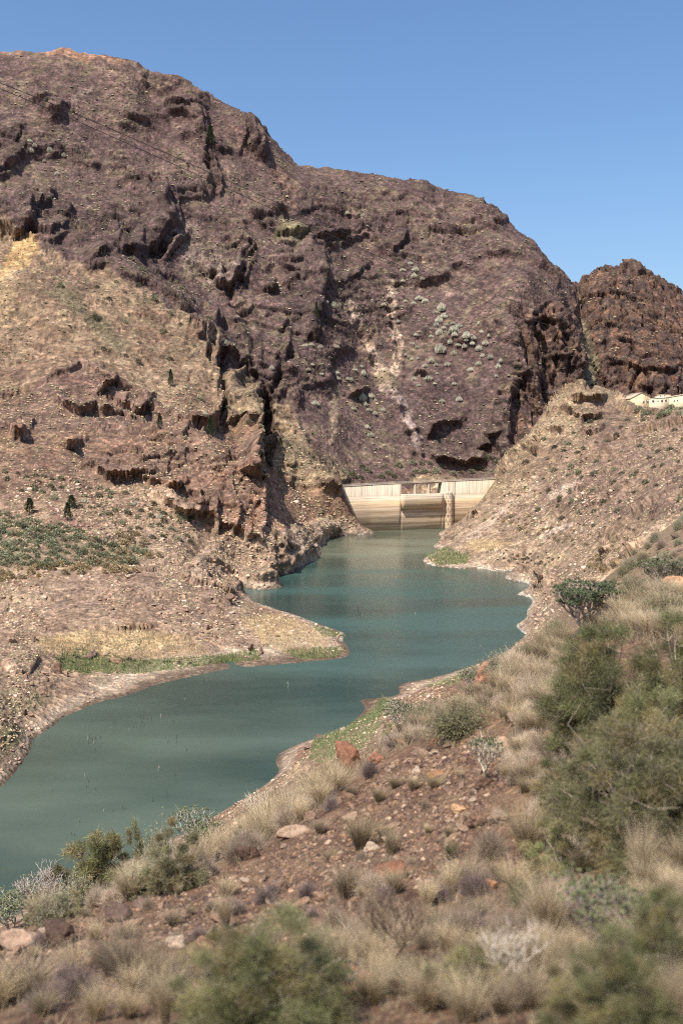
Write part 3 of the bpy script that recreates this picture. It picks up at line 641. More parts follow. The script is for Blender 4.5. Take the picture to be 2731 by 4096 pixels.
# split into named stretches of land by row distance
mat_far = terrain_mat('mountain_rock', 3.2, 2.2, 3)
mat_mid = terrain_mat('bank_soil', 1.3, .9, 5)
mat_near = terrain_mat('hillside_soil', .11, .035, 9)
quad = (np.arange(NC - 1)[:, None] * NR + np.arange(NR - 1)[None]).ravel()
Q4 = np.stack([quad, quad + NR, quad + NR + 1, quad + 1], 1)
qY = VY[:-1, :-1].ravel(); qU = U.reshape(NC, NR)[:-1, :-1].ravel(); qV = Vv.reshape(NC, NR)[:-1, :-1].ravel()
zone = np.where(qY < 112, 0, np.where((qU < 1480) & (qY < 500), 1, np.where((qY < 845) & (qU > 1480) & ~((qY > 700) & (qU < 1900)), 2, 3)))
zone = np.where((zone == 3) & (qU > 2300) & (qY > 900), 4, zone)
names = ['hillside', 'left_bank', 'right_bank', 'mountain', 'far_peak']
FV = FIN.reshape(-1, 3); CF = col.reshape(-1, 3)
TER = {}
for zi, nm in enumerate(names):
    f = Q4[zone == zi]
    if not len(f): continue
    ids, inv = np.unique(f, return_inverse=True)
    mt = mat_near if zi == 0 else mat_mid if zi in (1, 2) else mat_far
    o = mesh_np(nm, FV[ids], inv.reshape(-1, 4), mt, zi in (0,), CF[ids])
    o['kind'] = 'structure'; TER[nm] = o
print('terrain', round(time.time() - T0, 1), sum(len(o.data.polygons) for o in TER.values()))

# ------------------------------------------------------------------ water
def water_mat():
    m, nt, b = new_mat('reservoir_water'); L = nt.links
    geo = N(nt, 'ShaderNodeNewGeometry')
    mp = N(nt, 'ShaderNodeMapping'); mp.inputs['Rotation'].default_value = (0, 0, R(12)); mp.inputs['Scale'].default_value = (.45, 1.2, 1)
    L.new(geo.outputs['Position'], mp.inputs[0])
    w1 = N(nt, 'ShaderNodeTexNoise', i_Scale=.9, i_Detail=5.0, i_Roughness=.6); L.new(mp.outputs[0], w1.inputs[0])
    w2 = N(nt, 'ShaderNodeTexNoise', i_Scale=.018, i_Detail=4.0, i_Roughness=.55); 
    mp2 = N(nt, 'ShaderNodeMapping'); mp2.inputs['Scale'].default_value = (.5, 1.3, 1); L.new(geo.outputs['Position'], mp2.inputs[0]); L.new(mp2.outputs[0], w2.inputs[0])
    cr = ramp(nt, [(.38, (.5, .62, .64)), (.6, (1.2, 1.15, 1.12))]); L.new(w2.outputs[0], cr.inputs[0])
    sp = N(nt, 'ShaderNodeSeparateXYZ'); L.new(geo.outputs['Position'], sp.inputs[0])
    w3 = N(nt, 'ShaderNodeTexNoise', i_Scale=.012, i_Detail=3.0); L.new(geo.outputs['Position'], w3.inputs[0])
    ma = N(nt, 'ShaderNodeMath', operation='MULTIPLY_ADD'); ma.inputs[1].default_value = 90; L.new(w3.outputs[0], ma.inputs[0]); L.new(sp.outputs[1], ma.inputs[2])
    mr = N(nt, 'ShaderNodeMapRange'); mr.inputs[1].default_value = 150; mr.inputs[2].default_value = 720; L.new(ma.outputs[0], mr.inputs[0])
    ty = ramp(nt, [(0, (.066, .090, .070)), (.18, (.056, .086, .070)), (.32, (.036, .078, .072)), (.52, (.030, .074, .068)), (.68, (.050, .085, .068)), (.8, (.115, .135, .095)), (1.0, (.075, .085, .06))]); L.new(mr.outputs[0], ty.inputs[0])  # silty green to teal; paler stop near the dam is a painted reflection
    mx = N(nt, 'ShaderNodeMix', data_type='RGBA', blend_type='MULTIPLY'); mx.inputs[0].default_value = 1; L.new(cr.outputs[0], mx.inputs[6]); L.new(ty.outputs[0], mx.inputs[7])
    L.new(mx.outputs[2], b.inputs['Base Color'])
    rr = ramp(nt, [(.38, (.06, .06, .06)), (.6, (.26, .26, .26))]); L.new(w2.outputs[0], rr.inputs[0]); L.new(rr.outputs[0], b.inputs['Roughness'])
    b.inputs['IOR'].default_value = 1.33
    bp = N(nt, 'ShaderNodeBump', i_Strength=.7, i_Distance=.12); L.new(w1.outputs[0], bp.inputs['Height']); L.new(bp.outputs[0], b.inputs['Normal'])
    return m
wx = [on_water(-900, 3900), on_water(3400, 3900)]
Vw = [(-160, 70, 0), (150, 70, 0), (330, 700, 0), (-330, 700, 0)]
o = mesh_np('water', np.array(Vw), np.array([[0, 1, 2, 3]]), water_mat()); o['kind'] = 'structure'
# plain far below the ridges, out to the horizon
m, nt, b = new_mat('far_plain_soil'); b.inputs['Base Color'].default_value = (.25, .17, .12, 1); b.inputs['Roughness'].default_value = .95
o = mesh_np('ground', np.array([(-12000, -3000, -14), (12000, -3000, -14), (12000, 14000, -14), (-12000, 14000, -14)]), np.array([[0, 1, 2, 3]]), m); o['kind'] = 'structure'
# ================================================================== things
bpy.context.view_layer.update()
def tag(o, label=None, cat=None, group=None, kind=None):
    if label: o['label'] = label
    if cat: o['category'] = cat
    if group: o['group'] = group
    if kind: o['kind'] = kind
    return o
def empty(name, loc=(0, 0, 0), rz=0):
    o = bpy.data.objects.new(name, None); COL.objects.link(o); o.location = loc; o.rotation_euler = (0, 0, rz)
    o.empty_display_size = .2
    return o
def copy_tree(o, parent=None):
    c = o.copy(); COL.objects.link(c)
    if parent is not None: c.parent = parent
    for ch in list(o.children): copy_tree(ch, c)
    return c
def cast(u, v, names_):
    a, s = ray(u, v); d = Vector((float(a), 1, -float(s))).normalized(); org = Vector((0, 0, CAM_H))
    best = None
    for nm in names_:
        ok, loc, nrm, i = TER[nm].ray_cast(org, d)
        if ok and (best is None or loc.y < best[0].y): best = (loc, nrm)
    return best
ALL = ['hillside', 'left_bank', 'right_bank', 'mountain', 'far_peak']
def near_at(u, v):
    for k in range(120):
        h = cast(u, v + 6 * k, ['hillside'])
        if h: return h
    return None
def far_at(u, v): return cast(u, v, ALL)
def down(x, y, nm='hillside'):
    ok, loc, nrm, i = TER[nm].ray_cast(Vector((x, y, 900)), Vector((0, 0, -1)))
    return (loc, nrm) if ok else None

# ---- geometry makers
def box_arr(x0, x1, y0, y1, z0, z1):
    V = np.array([(x, y, z) for z in (z0, z1) for y in (y0, y1) for x in (x0, x1)], float)
    F = np.array([(0, 2, 3, 1), (4, 5, 7, 6), (0, 1, 5, 4), (2, 6, 7, 3), (0, 4, 6, 2), (1, 3, 7, 5)])
    return V, F
def join(parts):
    Vs, Fs, k = [], {}, 0
    for p in parts:
        V, F = p[0], p[1]
        Vs.append(V)
        for f in (F if isinstance(F, list) else [F]):
            Fs.setdefault(np.asarray(f).shape[1], []).append(np.asarray(f) + k)
        k += len(V)
    return np.concatenate(Vs), [np.concatenate(f) for f in Fs.values()]
def tubes(segs, sides=4):
    """segs rows: p0(3) p1(3) r0 r1"""
    s = np.asarray(segs, float); p0, p1, r0, r1 = s[:, :3], s[:, 3:6], s[:, 6], s[:, 7]
    d = p1 - p0; d /= np.linalg.norm(d, axis=1)[:, None] + 1e-9
    h = np.where(np.abs(d[:, 2:3]) > .9, np.array([[1., 0, 0]]), np.array([[0, 0, 1.]]))
    e1 = np.cross(d, h); e1 /= np.linalg.norm(e1, axis=1)[:, None]; e2 = np.cross(d, e1)
    V = []
    for k in range(sides):
        c, q = math.cos(2 * math.pi * k / sides), math.sin(2 * math.pi * k / sides)
        V.append(p0 + (e1 * c + e2 * q) * r0[:, None]); V.append(p1 + (e1 * c + e2 * q) * r1[:, None])
    V = np.stack(V, 1).reshape(-1, 3); b = np.arange(len(s))[:, None] * 2 * sides
    F = np.concatenate([b + np.array([[2 * k, (2 * k + 2) % (2 * sides), (2 * k + 3) % (2 * sides), 2 * k + 1]]) for k in range(sides)])
    return V, F
def ribbons(P0, P1, P2, w0, rnd):
    """two-piece tapering ribbons from P0 through P1 to P2"""
    n_ = len(P0); d = P2 - P0
    side = np.cross(d, rnd.normal(size=(n_, 3))); side /= np.linalg.norm(side, axis=1)[:, None] + 1e-9
    w = np.broadcast_to(np.asarray(w0, float), (n_,))[:, None]
    V = np.stack([P0 - side * w, P0 + side * w, P1 - side * w * .8, P1 + side * w * .8, P2 - side * w * .15, P2 + side * w * .15], 1).reshape(-1, 3)
    b = np.arange(n_)[:, None] * 6
    F = np.concatenate([b + np.array([[0, 1, 3, 2]]), b + np.array([[2, 3, 5, 4]])])
    return V, F
def rep(c, k): return np.repeat(c, k, axis=0)

def plant_mat(name, rough=.75, base=1.0, sss=False):
    m, nt, b = new_mat(name); L = nt.links
    at = N(nt, 'ShaderNodeAttribute', attribute_name='tint'); oi = N(nt, 'ShaderNodeObjectInfo')
    mr = N(nt, 'ShaderNodeMapRange'); mr.inputs[3].default_value = .66 * base; mr.inputs[4].default_value = 1.08 * base
    L.new(oi.outputs['Random'], mr.inputs[0])
    hv = N(nt, 'ShaderNodeHueSaturation'); L.new(at.outputs['Color'], hv.inputs['Color']); L.new(mr.outputs[0], hv.inputs['Value'])
    L.new(hv.outputs[0], b.inputs['Base Color'])
    b.inputs['Roughness'].default_value = rough; b.inputs['Specular IOR Level'].default_value = .25
    if sss:
        tr = N(nt, 'ShaderNodeBsdfTranslucent'); L.new(hv.outputs[0], tr.inputs[0])
        mx = N(nt, 'ShaderNodeMixShader'); mx.inputs[0].default_value = .3
        out = [x for x in nt.nodes if x.type == 'OUTPUT_MATERIAL'][0]
        L.new(b.outputs[0], mx.inputs[1]); L.new(tr.outputs[0], mx.inputs[2]); L.new(mx.outputs[0], out.inputs[0])
    return m
M_leaf = plant_mat('leaf', .6, 1.0, True); M_bark = plant_mat('bark', .8); M_straw = plant_mat('dry_straw', .8, 1.0, True); M_twig = plant_mat('dry_twig', .85)
def rock_mat(name, s):
    m, nt, b = new_mat(name); L = nt.links
    oi = N(nt, 'ShaderNodeObjectInfo'); tc_ = N(nt, 'ShaderNodeTexCoord'); geo = N(nt, 'ShaderNodeNewGeometry')
    n1 = N(nt, 'ShaderNodeTexNoise', i_Scale=2.2, i_Detail=8.0, i_Roughness=.7); L.new(tc_.outputs['Object'], n1.inputs[0])
    n2 = N(nt, 'ShaderNodeTexNoise', i_Scale=11.0, i_Detail=5.0, i_Roughness=.7); L.new(tc_.outputs['Object'], n2.inputs[0])
    at = N(nt, 'ShaderNodeAttribute', attribute_name='tint')
    r1 = ramp(nt, [(.0, (.11, .075, .062)), (.22, (.23, .15, .105)), (.45, (.15, .10, .08)), (.62, (.30, .205, .15)), (.8, (.24, .145, .095)), (.92, (.38, .29, .22))])
    r1.color_ramp.interpolation = 'LINEAR'
    L.new(oi.outputs['Random'], r1.inputs[0])
    r2 = ramp(nt, [(.3, (.55, .55, .56)), (.7, (1.4, 1.38, 1.34))]); L.new(n1.outputs[0], r2.inputs[0])
    r3 = ramp(nt, [(.35, (.75, .75, .75)), (.65, (1.25, 1.25, 1.25))]); L.new(n2.outputs[0], r3.inputs[0])
    def mul(x, y):
        k = N(nt, 'ShaderNodeMix', data_type='RGBA', blend_type='MULTIPLY'); k.inputs[0].default_value = 1
        L.new(x, k.inputs[6]); L.new(y, k.inputs[7]); return k.outputs[2]
    L.new(mul(mul(mul(r1.outputs[0], r2.outputs[0]), r3.outputs[0]), at.outputs['Color']), b.inputs['Base Color'])
    b.inputs['Roughness'].default_value = .9; b.inputs['Specular IOR Level'].default_value = .2
    bp = N(nt, 'ShaderNodeBump', i_Strength=.7, i_Distance=s); L.new(n1.outputs[0], bp.inputs['Height']); L.new(bp.outputs[0], b.inputs['Normal'])
    return m
M_rock = rock_mat('broken_rock', .12)

def ico(sub):
    import bmesh
    bm = bmesh.new(); bmesh.ops.create_icosphere(bm, subdivisions=sub, radius=1)
    V = np.array([v.co[:] for v in bm.verts]); F = np.array([[v.index for v in f.verts] for f in bm.faces]); bm.free()
    return V, F
ICO = {k: ico(k) for k in (1, 2, 3, 4)}
def rock_shape(seed, sub=3, nplanes=11, flat=.75, rough=.05):
    r_ = np.random.default_rng(seed); V, F = ICO[sub]
    nn = r_.normal(size=(nplanes, 3)); nn /= np.linalg.norm(nn, axis=1)[:, None]
    dd = r_.uniform(.42, .78, nplanes)
    dot = V @ nn.T
    rad = np.where(dot > .05, dd[None] / np.maximum(dot, .05), 9).min(1); rad = np.minimum(rad, 1.25)
    P_ = V * rad[:, None]
    P_ = P_ + V * (rough * fbm(V * 1.7 + seed, 4, seed))[:, None]
    return P_ * np.array([1, r_.uniform(.65, .95), flat * r_.uniform(.7, 1.1)]), F
ROCKS = [mesh_np('rock', *rock_shape(s, 4, 12 + s % 5, .8, .13), M_rock, False, np.ones((len(ICO[4][0]), 3)), link=False) for s in range(10)]
PEBS = [mesh_np('stone', *rock_shape(50 + s, 2, 9, .7, .12), M_rock, False, np.ones((len(ICO[2][0]), 3)), link=False) for s in range(8)]
def put_rock(me, name, loc, sx, sy, sz, rz, tilt, label, cat, group=None, sink=.25):
    o = bpy.data.objects.new(name, me); COL.objects.link(o)
    o.location = (loc[0], loc[1], loc[2] + sz * (.75 - sink * 1.6)); o.scale = (sx, sy, sz); o.rotation_euler = (tilt * random.uniform(-1, 1), tilt * random.uniform(-1, 1), rz)
    return tag(o, label, cat, group)

# ---- plants, all about one unit wide and one unit high, standing on z = 0
def spurge(seed, leafy=.9, levels=5, bark=(.46, .40, .34), leafc=(.20, .235, .13), trunk=.2, th=.022, umbrella=.55):
    r_ = np.random.default_rng(seed); segs = []; tips = []
    def grow(p, d, L_, rr, lv):
        d = d / np.linalg.norm(d); mid = p + d * L_ * .5 + r_.normal(size=3) * L_ * .07
        up = np.array([0, 0, 1.])
        d2 = d * .65 + up * .45; d2 /= np.linalg.norm(d2); end = mid + d2 * L_ * .5
        segs.append((*p, *mid, rr, rr * .9)); segs.append((*mid, *end, rr * .9, rr * .78))
        if lv == 0: tips.append((end, d2)); return
        kk = 3 if r_.random() < .35 or lv == levels else 2
        ph = r_.uniform(0, 6.28)
        for i in range(kk):
            a_ = ph + i * 6.283 / kk + r_.uniform(-.5, .5)
            side = np.array([math.cos(a_), math.sin(a_), 0]); out = np.array([end[0], end[1], 0]); out /= (np.linalg.norm(out) + .05)
            nd = d2 * .8 + side * umbrella * 1.15 + out * .35 * umbrella + up * .1
            grow(end, nd, L_ * r_.uniform(.62, 1.0), rr * .74, lv - 1)
    ns = 3 if trunk < .12 else 1
    for k_ in range(ns):
        a_ = k_ * 2.1 + r_.uniform(0, 1); d0 = np.array([.5 * math.cos(a_), .5 * math.sin(a_), 1]) if ns > 1 else np.array([.05, .02, 1.])
        if ns == 1:
            segs.append((0, 0, -.08, .01, 0, trunk, th * 1.6, th * 1.3)); st = np.array([.01, 0, trunk])
            for j in range(4):
                b_ = j * 1.57 + r_.uniform(-.4, .4); grow(st, np.array([.75 * math.cos(b_), .75 * math.sin(b_), .8]), .2, th, levels)
        else: grow(np.array([0, 0, -.03]), d0, .2, th, levels)
    sg = np.array(segs); allp = np.concatenate([sg[:, :3], sg[:, 3:6]])
    w = np.percentile(np.abs(allp[:, :2]), 99) * 2 + .02; h = allp[:, 2].max() + .02
    sc = np.array([1 / w, 1 / w, 1 / h, 1 / w, 1 / w, 1 / h, 1, 1]); sg = sg * sc
    V, F = tubes(sg, 4)
    bc = np.array(bark) * r_.uniform(.8, 1.2, (len(sg), 1)) * np.where(np.arange(len(sg)) < 1, .55, 1)[:, None]
    tr = sg[:1] if ns == 1 else sg[:2]
    res = [('trunk', *tubes(tr, 7), rep(np.tile(np.array(bark) * .6, (len(tr), 1)), 14), M_bark), ('branches', V, F, rep(bc, 8), M_bark)]
    if leafy > 0:
        P0, P2, cc = [], [], []
        for e, d in tips:
            if r_.random() > leafy: continue
            e = e * sc[:3]
            for j in range(16):
                dd = r_.normal(size=3) * np.array([1, 1, .5]) + np.array([0, 0, .75]); dd /= np.linalg.norm(dd)
                P0.append(e + dd * .003); P2.append(e + dd * r_.uniform(.03, .055)); cc.append(np.array(leafc) * r_.uniform(.65, 1.45))
        P0 = np.array(P0); P2 = np.array(P2); P1 = (P0 + P2) / 2 + r_.normal(size=P0.shape) * .003
        V, F = ribbons(P0, P1, P2, .0062, r_); res.append(('leaves', V, F, rep(np.array(cc), 6), M_leaf))
    return res
def feathery(seed, n_=9000, colr=(.25, .26, .115), droop=.3, lenr=(.05, .14), wid=.0022, stems=40, bare=.12, clump=46, cr_=(.05, .12), rr_=(.16, .5), gap=.3):
    """shrub of thin green strands in separate sprays on crooked stems, dead wood showing between them"""
    r_ = np.random.default_rng(seed)
    cl = r_.normal(size=(clump, 3)); cl /= np.linalg.norm(cl, axis=1)[:, None]
    cl[:, 2] = np.abs(cl[:, 2]); rr = r_.uniform(*rr_, clump); C_ = cl * rr[:, None] * np.array([1, 1, 1.7]) + np.array([0, 0, .05])
    cr = r_.uniform(*cr_, clump); tone = r_.uniform(.6, 1.35, clump); warm = r_.random(clump)
    k = r_.integers(0, clump, n_); off = r_.normal(size=(n_, 3)); off /= np.linalg.norm(off, axis=1)[:, None]; off *= (r_.random(n_) ** .6)[:, None]
    P0 = C_[k] + off * cr[k][:, None] * np.array([1, 1, .8]); P0[:, 2] = np.maximum(P0[:, 2], .02)
    out = P0 * np.array([1, 1, .3]); out /= np.linalg.norm(out, axis=1)[:, None] + 1e-6
    L_ = r_.uniform(*lenr, n_)[:, None]
    d = out * .4 + off * .4 + r_.normal(size=(n_, 3)) * .5 + np.array([0, 0, .25])
    P1 = P0 + d * L_ * .5; P2 = P1 + (d * .6 - np.array([0, 0, droop])) * L_ * .6
    P2[:, 2] = np.maximum(P2[:, 2], .0)
    cb = np.array(colr)[None] * (1 - .0 * warm[:, None]) + np.array([.06, .015, .0])[None] * (warm[:, None] > .6)
    cc = cb[k] * (tone[k] * r_.uniform(.6, 1.4, n_))[:, None]
    dry = r_.random(n_) < bare * (.4 + 1.4 * warm[k]); cc[dry] = np.array([.38, .31, .22]) * r_.uniform(.5, 1.25, (dry.sum(), 1))
    V, F = ribbons(P0, P1, P2, wid, r_)
    segs = []
    for i in range(stems):
        tgt = C_[i % clump] * r_.uniform(.9, 1.25); p = np.array([r_.normal() * .04, r_.normal() * .04, -.02]); m_ = 6
        for j in range(m_):
            q_ = tgt * ((j + 1) / m_) + r_.normal(size=3) * .022; q_[2] = max(0, tgt[2]) * ((j + 1) / m_) ** .8 + r_.normal() * .012
            r0 = .0075 * (1 - j / (m_ + .6)) + .0008; segs.append((*p, *q_, r0, r0 * .8))
            if j > 2:
                t_ = q_ + r_.normal(size=3) * np.array([.06, .06, .05]) + np.array([0, 0, .03]); segs.append((*q_, *t_, r0 * .5, r0 * .2))
            p = q_
    Vs, Fs = tubes(segs, 3); cs = rep(np.array([.44, .37, .29]) * r_.uniform(.5, 1.25, (len(segs), 1)), 6)
    return [('stems', Vs, Fs, cs, M_bark), ('foliage', V, F, rep(cc, 6), M_leaf)]
def twiggy(seed, n_=2600, colr=(.27, .21, .17), wid=.0028, upd=.7, leaf=None, nleaf=2500, dome=1.0):
    """dry fine-twigged dome of a shrub"""
    r_ = np.random.default_rng(seed)
    m_ = n_ // 9; d = r_.normal(size=(m_, 3)); d[:, 2] = np.abs(d[:, 2]) * upd + .15; d /= np.linalg.norm(d, axis=1)[:, None]
    L_ = r_.uniform(.2, .36, m_)[:, None]; A_ = r_.normal(size=(m_, 3)) * np.array([.03, .03, 0]); B_ = A_ + d * L_ * np.array([1, 1, 1.5])
    P0 = [A_]; P2 = [B_]; W = [np.full(m_, wid * 1.7)]
    for j in range(8):
        t = r_.uniform(.3, 1, (m_, 1)); s0 = A_ + (B_ - A_) * t; dd = d + r_.normal(size=(m_, 3)) * .55; dd[:, 2] += .15
        P0.append(s0); P2.append(s0 + dd * r_.uniform(.06, .2, (m_, 1)) * np.array([1, 1, 1.4])); W.append(np.full(m_, wid))
    P0 = np.concatenate(P0); P2 = np.concatenate(P2); W = np.concatenate(W); P2[:, 2] = np.maximum(P2[:, 2], .01)
    P1 = (P0 + P2) / 2 + r_.normal(size=P0.shape) * .012
    V, F = ribbons(P0, P1, P2, W, r_)
    cc = np.array(colr) * r_.uniform(.55, 1.5, (len(P0), 1))
    res = [('twigs', V, F, rep(cc, 6), M_twig)]
    if leaf is not None:
        k = r_.integers(0, len(P2), nleaf); e = P2[k] + r_.normal(size=(nleaf, 3)) * .014; dd = r_.normal(size=(nleaf, 3)); dd[:, 2] = np.abs(dd[:, 2]); dd /= np.linalg.norm(dd, axis=1)[:, None]
        V2, F2 = ribbons(e, e + dd * .014, e + dd * .028, .0055, r_)
        res.append(('foliage', V2, F2, rep(np.array(leaf) * r_.uniform(.6, 1.5, (nleaf, 1)), 6), M_leaf))
    return res
def tussock(seed, n_=1100, colr=(.60, .48, .30), wid=.0026, spread=.55, lean=.0, green=0.0, dark=.25):
    r_ = np.random.default_rng(seed); a_ = r_.uniform(0, 6.283, n_); t = r_.random(n_) ** .7 * spread; L_ = r_.uniform(.45, 1.0, n_)
    d = np.stack([np.cos(a_) * t, np.sin(a_) * t, np.ones(n_)], 1)
    P0 = np.stack([np.cos(a_) * .1 * r_.random(n_), np.sin(a_) * .1 * r_.random(n_), np.full(n_, -.02)], 1)
    P1 = P0 + d * (L_ * .55)[:, None]
    P2 = P1 + (d * np.array([1.7, 1.7, .62]) + np.array([lean, lean * .4, 0]) + r_.normal(size=(n_, 3)) * .22) * (L_ * .45)[:, None]
    V, F = ribbons(P0, P1, P2, wid, r_)
    cc = np.array(colr) * r_.uniform(.6, 1.35, (n_, 1)); g = r_.random(n_)
    cc[g < dark] = np.array([.20, .155, .12]) * r_.uniform(.6, 1.2, ((g < dark).sum(), 1)); cc[g > 1 - green] = np.array([.2, .22, .09])
    C6 = rep(cc, 6).reshape(n_, 6, 3) * np.array([.62, .62, .95, .95, 1.2, 1.2])[None, :, None]
    return [('blades', V, F, C6.reshape(-1, 3), M_straw)]
def build(name, parts, root_mesh=False):
    r = empty(name)
    for nm, V, F, cc, mt in parts: mesh_np(nm, V, F, mt, False, cc, parent=r)
    return r
def build_one(name, parts):
    nm, V, F, cc, mt = parts[0]
    return mesh_np(name, V, F, mt, False, cc)
KIND = {}
def proto(key, obj): KIND[key] = [obj, False]
proto('spurge_tree', build('spurge_tree', spurge(1, .97, 6, trunk=.16, th=.026, umbrella=.5)))
proto('spurge_tree_bare', build('spurge_tree', spurge(2, 0, 5, bark=(.50, .43, .38), trunk=.26, th=.02)))
proto('spurge_bush', build('spurge_bush', spurge(3, .95, 5, bark=(.42, .38, .31), trunk=.06, leafc=(.24, .27, .15))))
proto('spurge_bush_blue', build('spurge_bush', spurge(4, .95, 5, bark=(.33, .28, .24), trunk=.06, leafc=(.20, .215, .115))))
proto('spurge_bush_bare', build('spurge_bush', spurge(5, 0, 4, bark=(.60, .52, .43), trunk=.06, th=.02)))
proto('spurge_small', build('spurge_tree', spurge(6, .7, 4, bark=(.50, .44, .34), trunk=.3, th=.026, umbrella=.45, leafc=(.19, .20, .11))))
proto('spurge_dark', build('spurge_tree', spurge(7, 0, 5, bark=(.17, .12, .085), trunk=.2, th=.02, umbrella=.5)))
proto('feather_big', build('weeping_shrub', feathery(11, 84000, colr=(.225, .235, .105), wid=.0013, lenr=(.022, .06), stems=110, clump=130, bare=.14, cr_=(.06, .13))))
proto('feather_big2', build('weeping_shrub', feathery(15, 70000, colr=(.20, .20, .095), wid=.0014, lenr=(.022, .065), stems=130, clump=110, bare=.22, cr_=(.05, .13))))
proto('feather', build('weeping_shrub', feathery(12, 30000, wid=.002, lenr=(.03, .08), stems=50, bare=.18)))
proto('feather_olive', build('weeping_shrub', feathery(13, 30000, colr=(.32, .31, .165), wid=.0022, droop=.1, lenr=(.02, .06), bare=.2, stems=40)))
proto('feather_sapling', build('weeping_tree', feathery(14, 3800, colr=(.36, .38, .19), wid=.0035, droop=.5, lenr=(.06, .16), stems=16, bare=.2, clump=14)))
proto('twig_brown', build_one('dry_shrub', twiggy(21, 5000, colr=(.36, .28, .21), wid=.0018)))
proto('twig_purple', build_one('dry_shrub', twiggy(22, 4200, colr=(.23, .17, .155), wid=.002)))
proto('twig_pale', build_one('dry_shrub', twiggy(23, 5600, colr=(.58, .46, .35), wid=.0018)))
proto('leaf_olive', build('leafy_shrub', twiggy(24, 2600, colr=(.25, .20, .14), leaf=(.23, .23, .12), nleaf=7000)))
proto('leaf_grey', build('leafy_shrub', twiggy(25, 2400, colr=(.30, .25, .19), leaf=(.33, .33, .21), nleaf=6000)))
proto('grass_a', build_one('grass_tuft', tussock(31)))
proto('grass_b', build_one('grass_tuft', tussock(32, 950, colr=(.68, .55, .36), spread=.4, lean=.15, dark=.12)))
proto('grass_c', build_one('grass_tuft', tussock(33, 1200, colr=(.50, .40, .27), spread=.65, dark=.45)))
proto('grass_green', build_one('grass_tuft', tussock(34, 900, colr=(.42, .38, .21), spread=.45, green=.45)))
GRASS_W = .95
def stand(key, loc, w, h, label, cat, group=None, rz=None, lean=None):
    src, used = KIND[key]
    if used: o = copy_tree(src)
    else: o = src; KIND[key][1] = True
    for kk in ('label', 'category', 'group'):
        if kk in o: del o[kk]
    o.location = loc; o.scale = (w, w, h); o.rotation_euler = (0, 0, random.uniform(0, 6.283) if rz is None else rz)
    if lean: o.rotation_euler[0] = lean[0]; o.rotation_euler[1] = lean[1]
    return tag(o, label, cat, group)
def plant(key, u, v, wpx, hpx, label, cat, group=None, **k):
    """put a plant's foot on the near slope at photo point (u, v), sized in photo pixels"""
    h = near_at(u, v)
    if h is None: return None
    Y = h[0].y; s = math.hypot(Y, CAM_H - h[0].z) / FPX
    return stand(key, h[0] - Vector((0, 0, .02)), wpx * s, hpx * s * 1.06, label, cat, group, **k)
print('protos', round(time.time() - T0, 1))

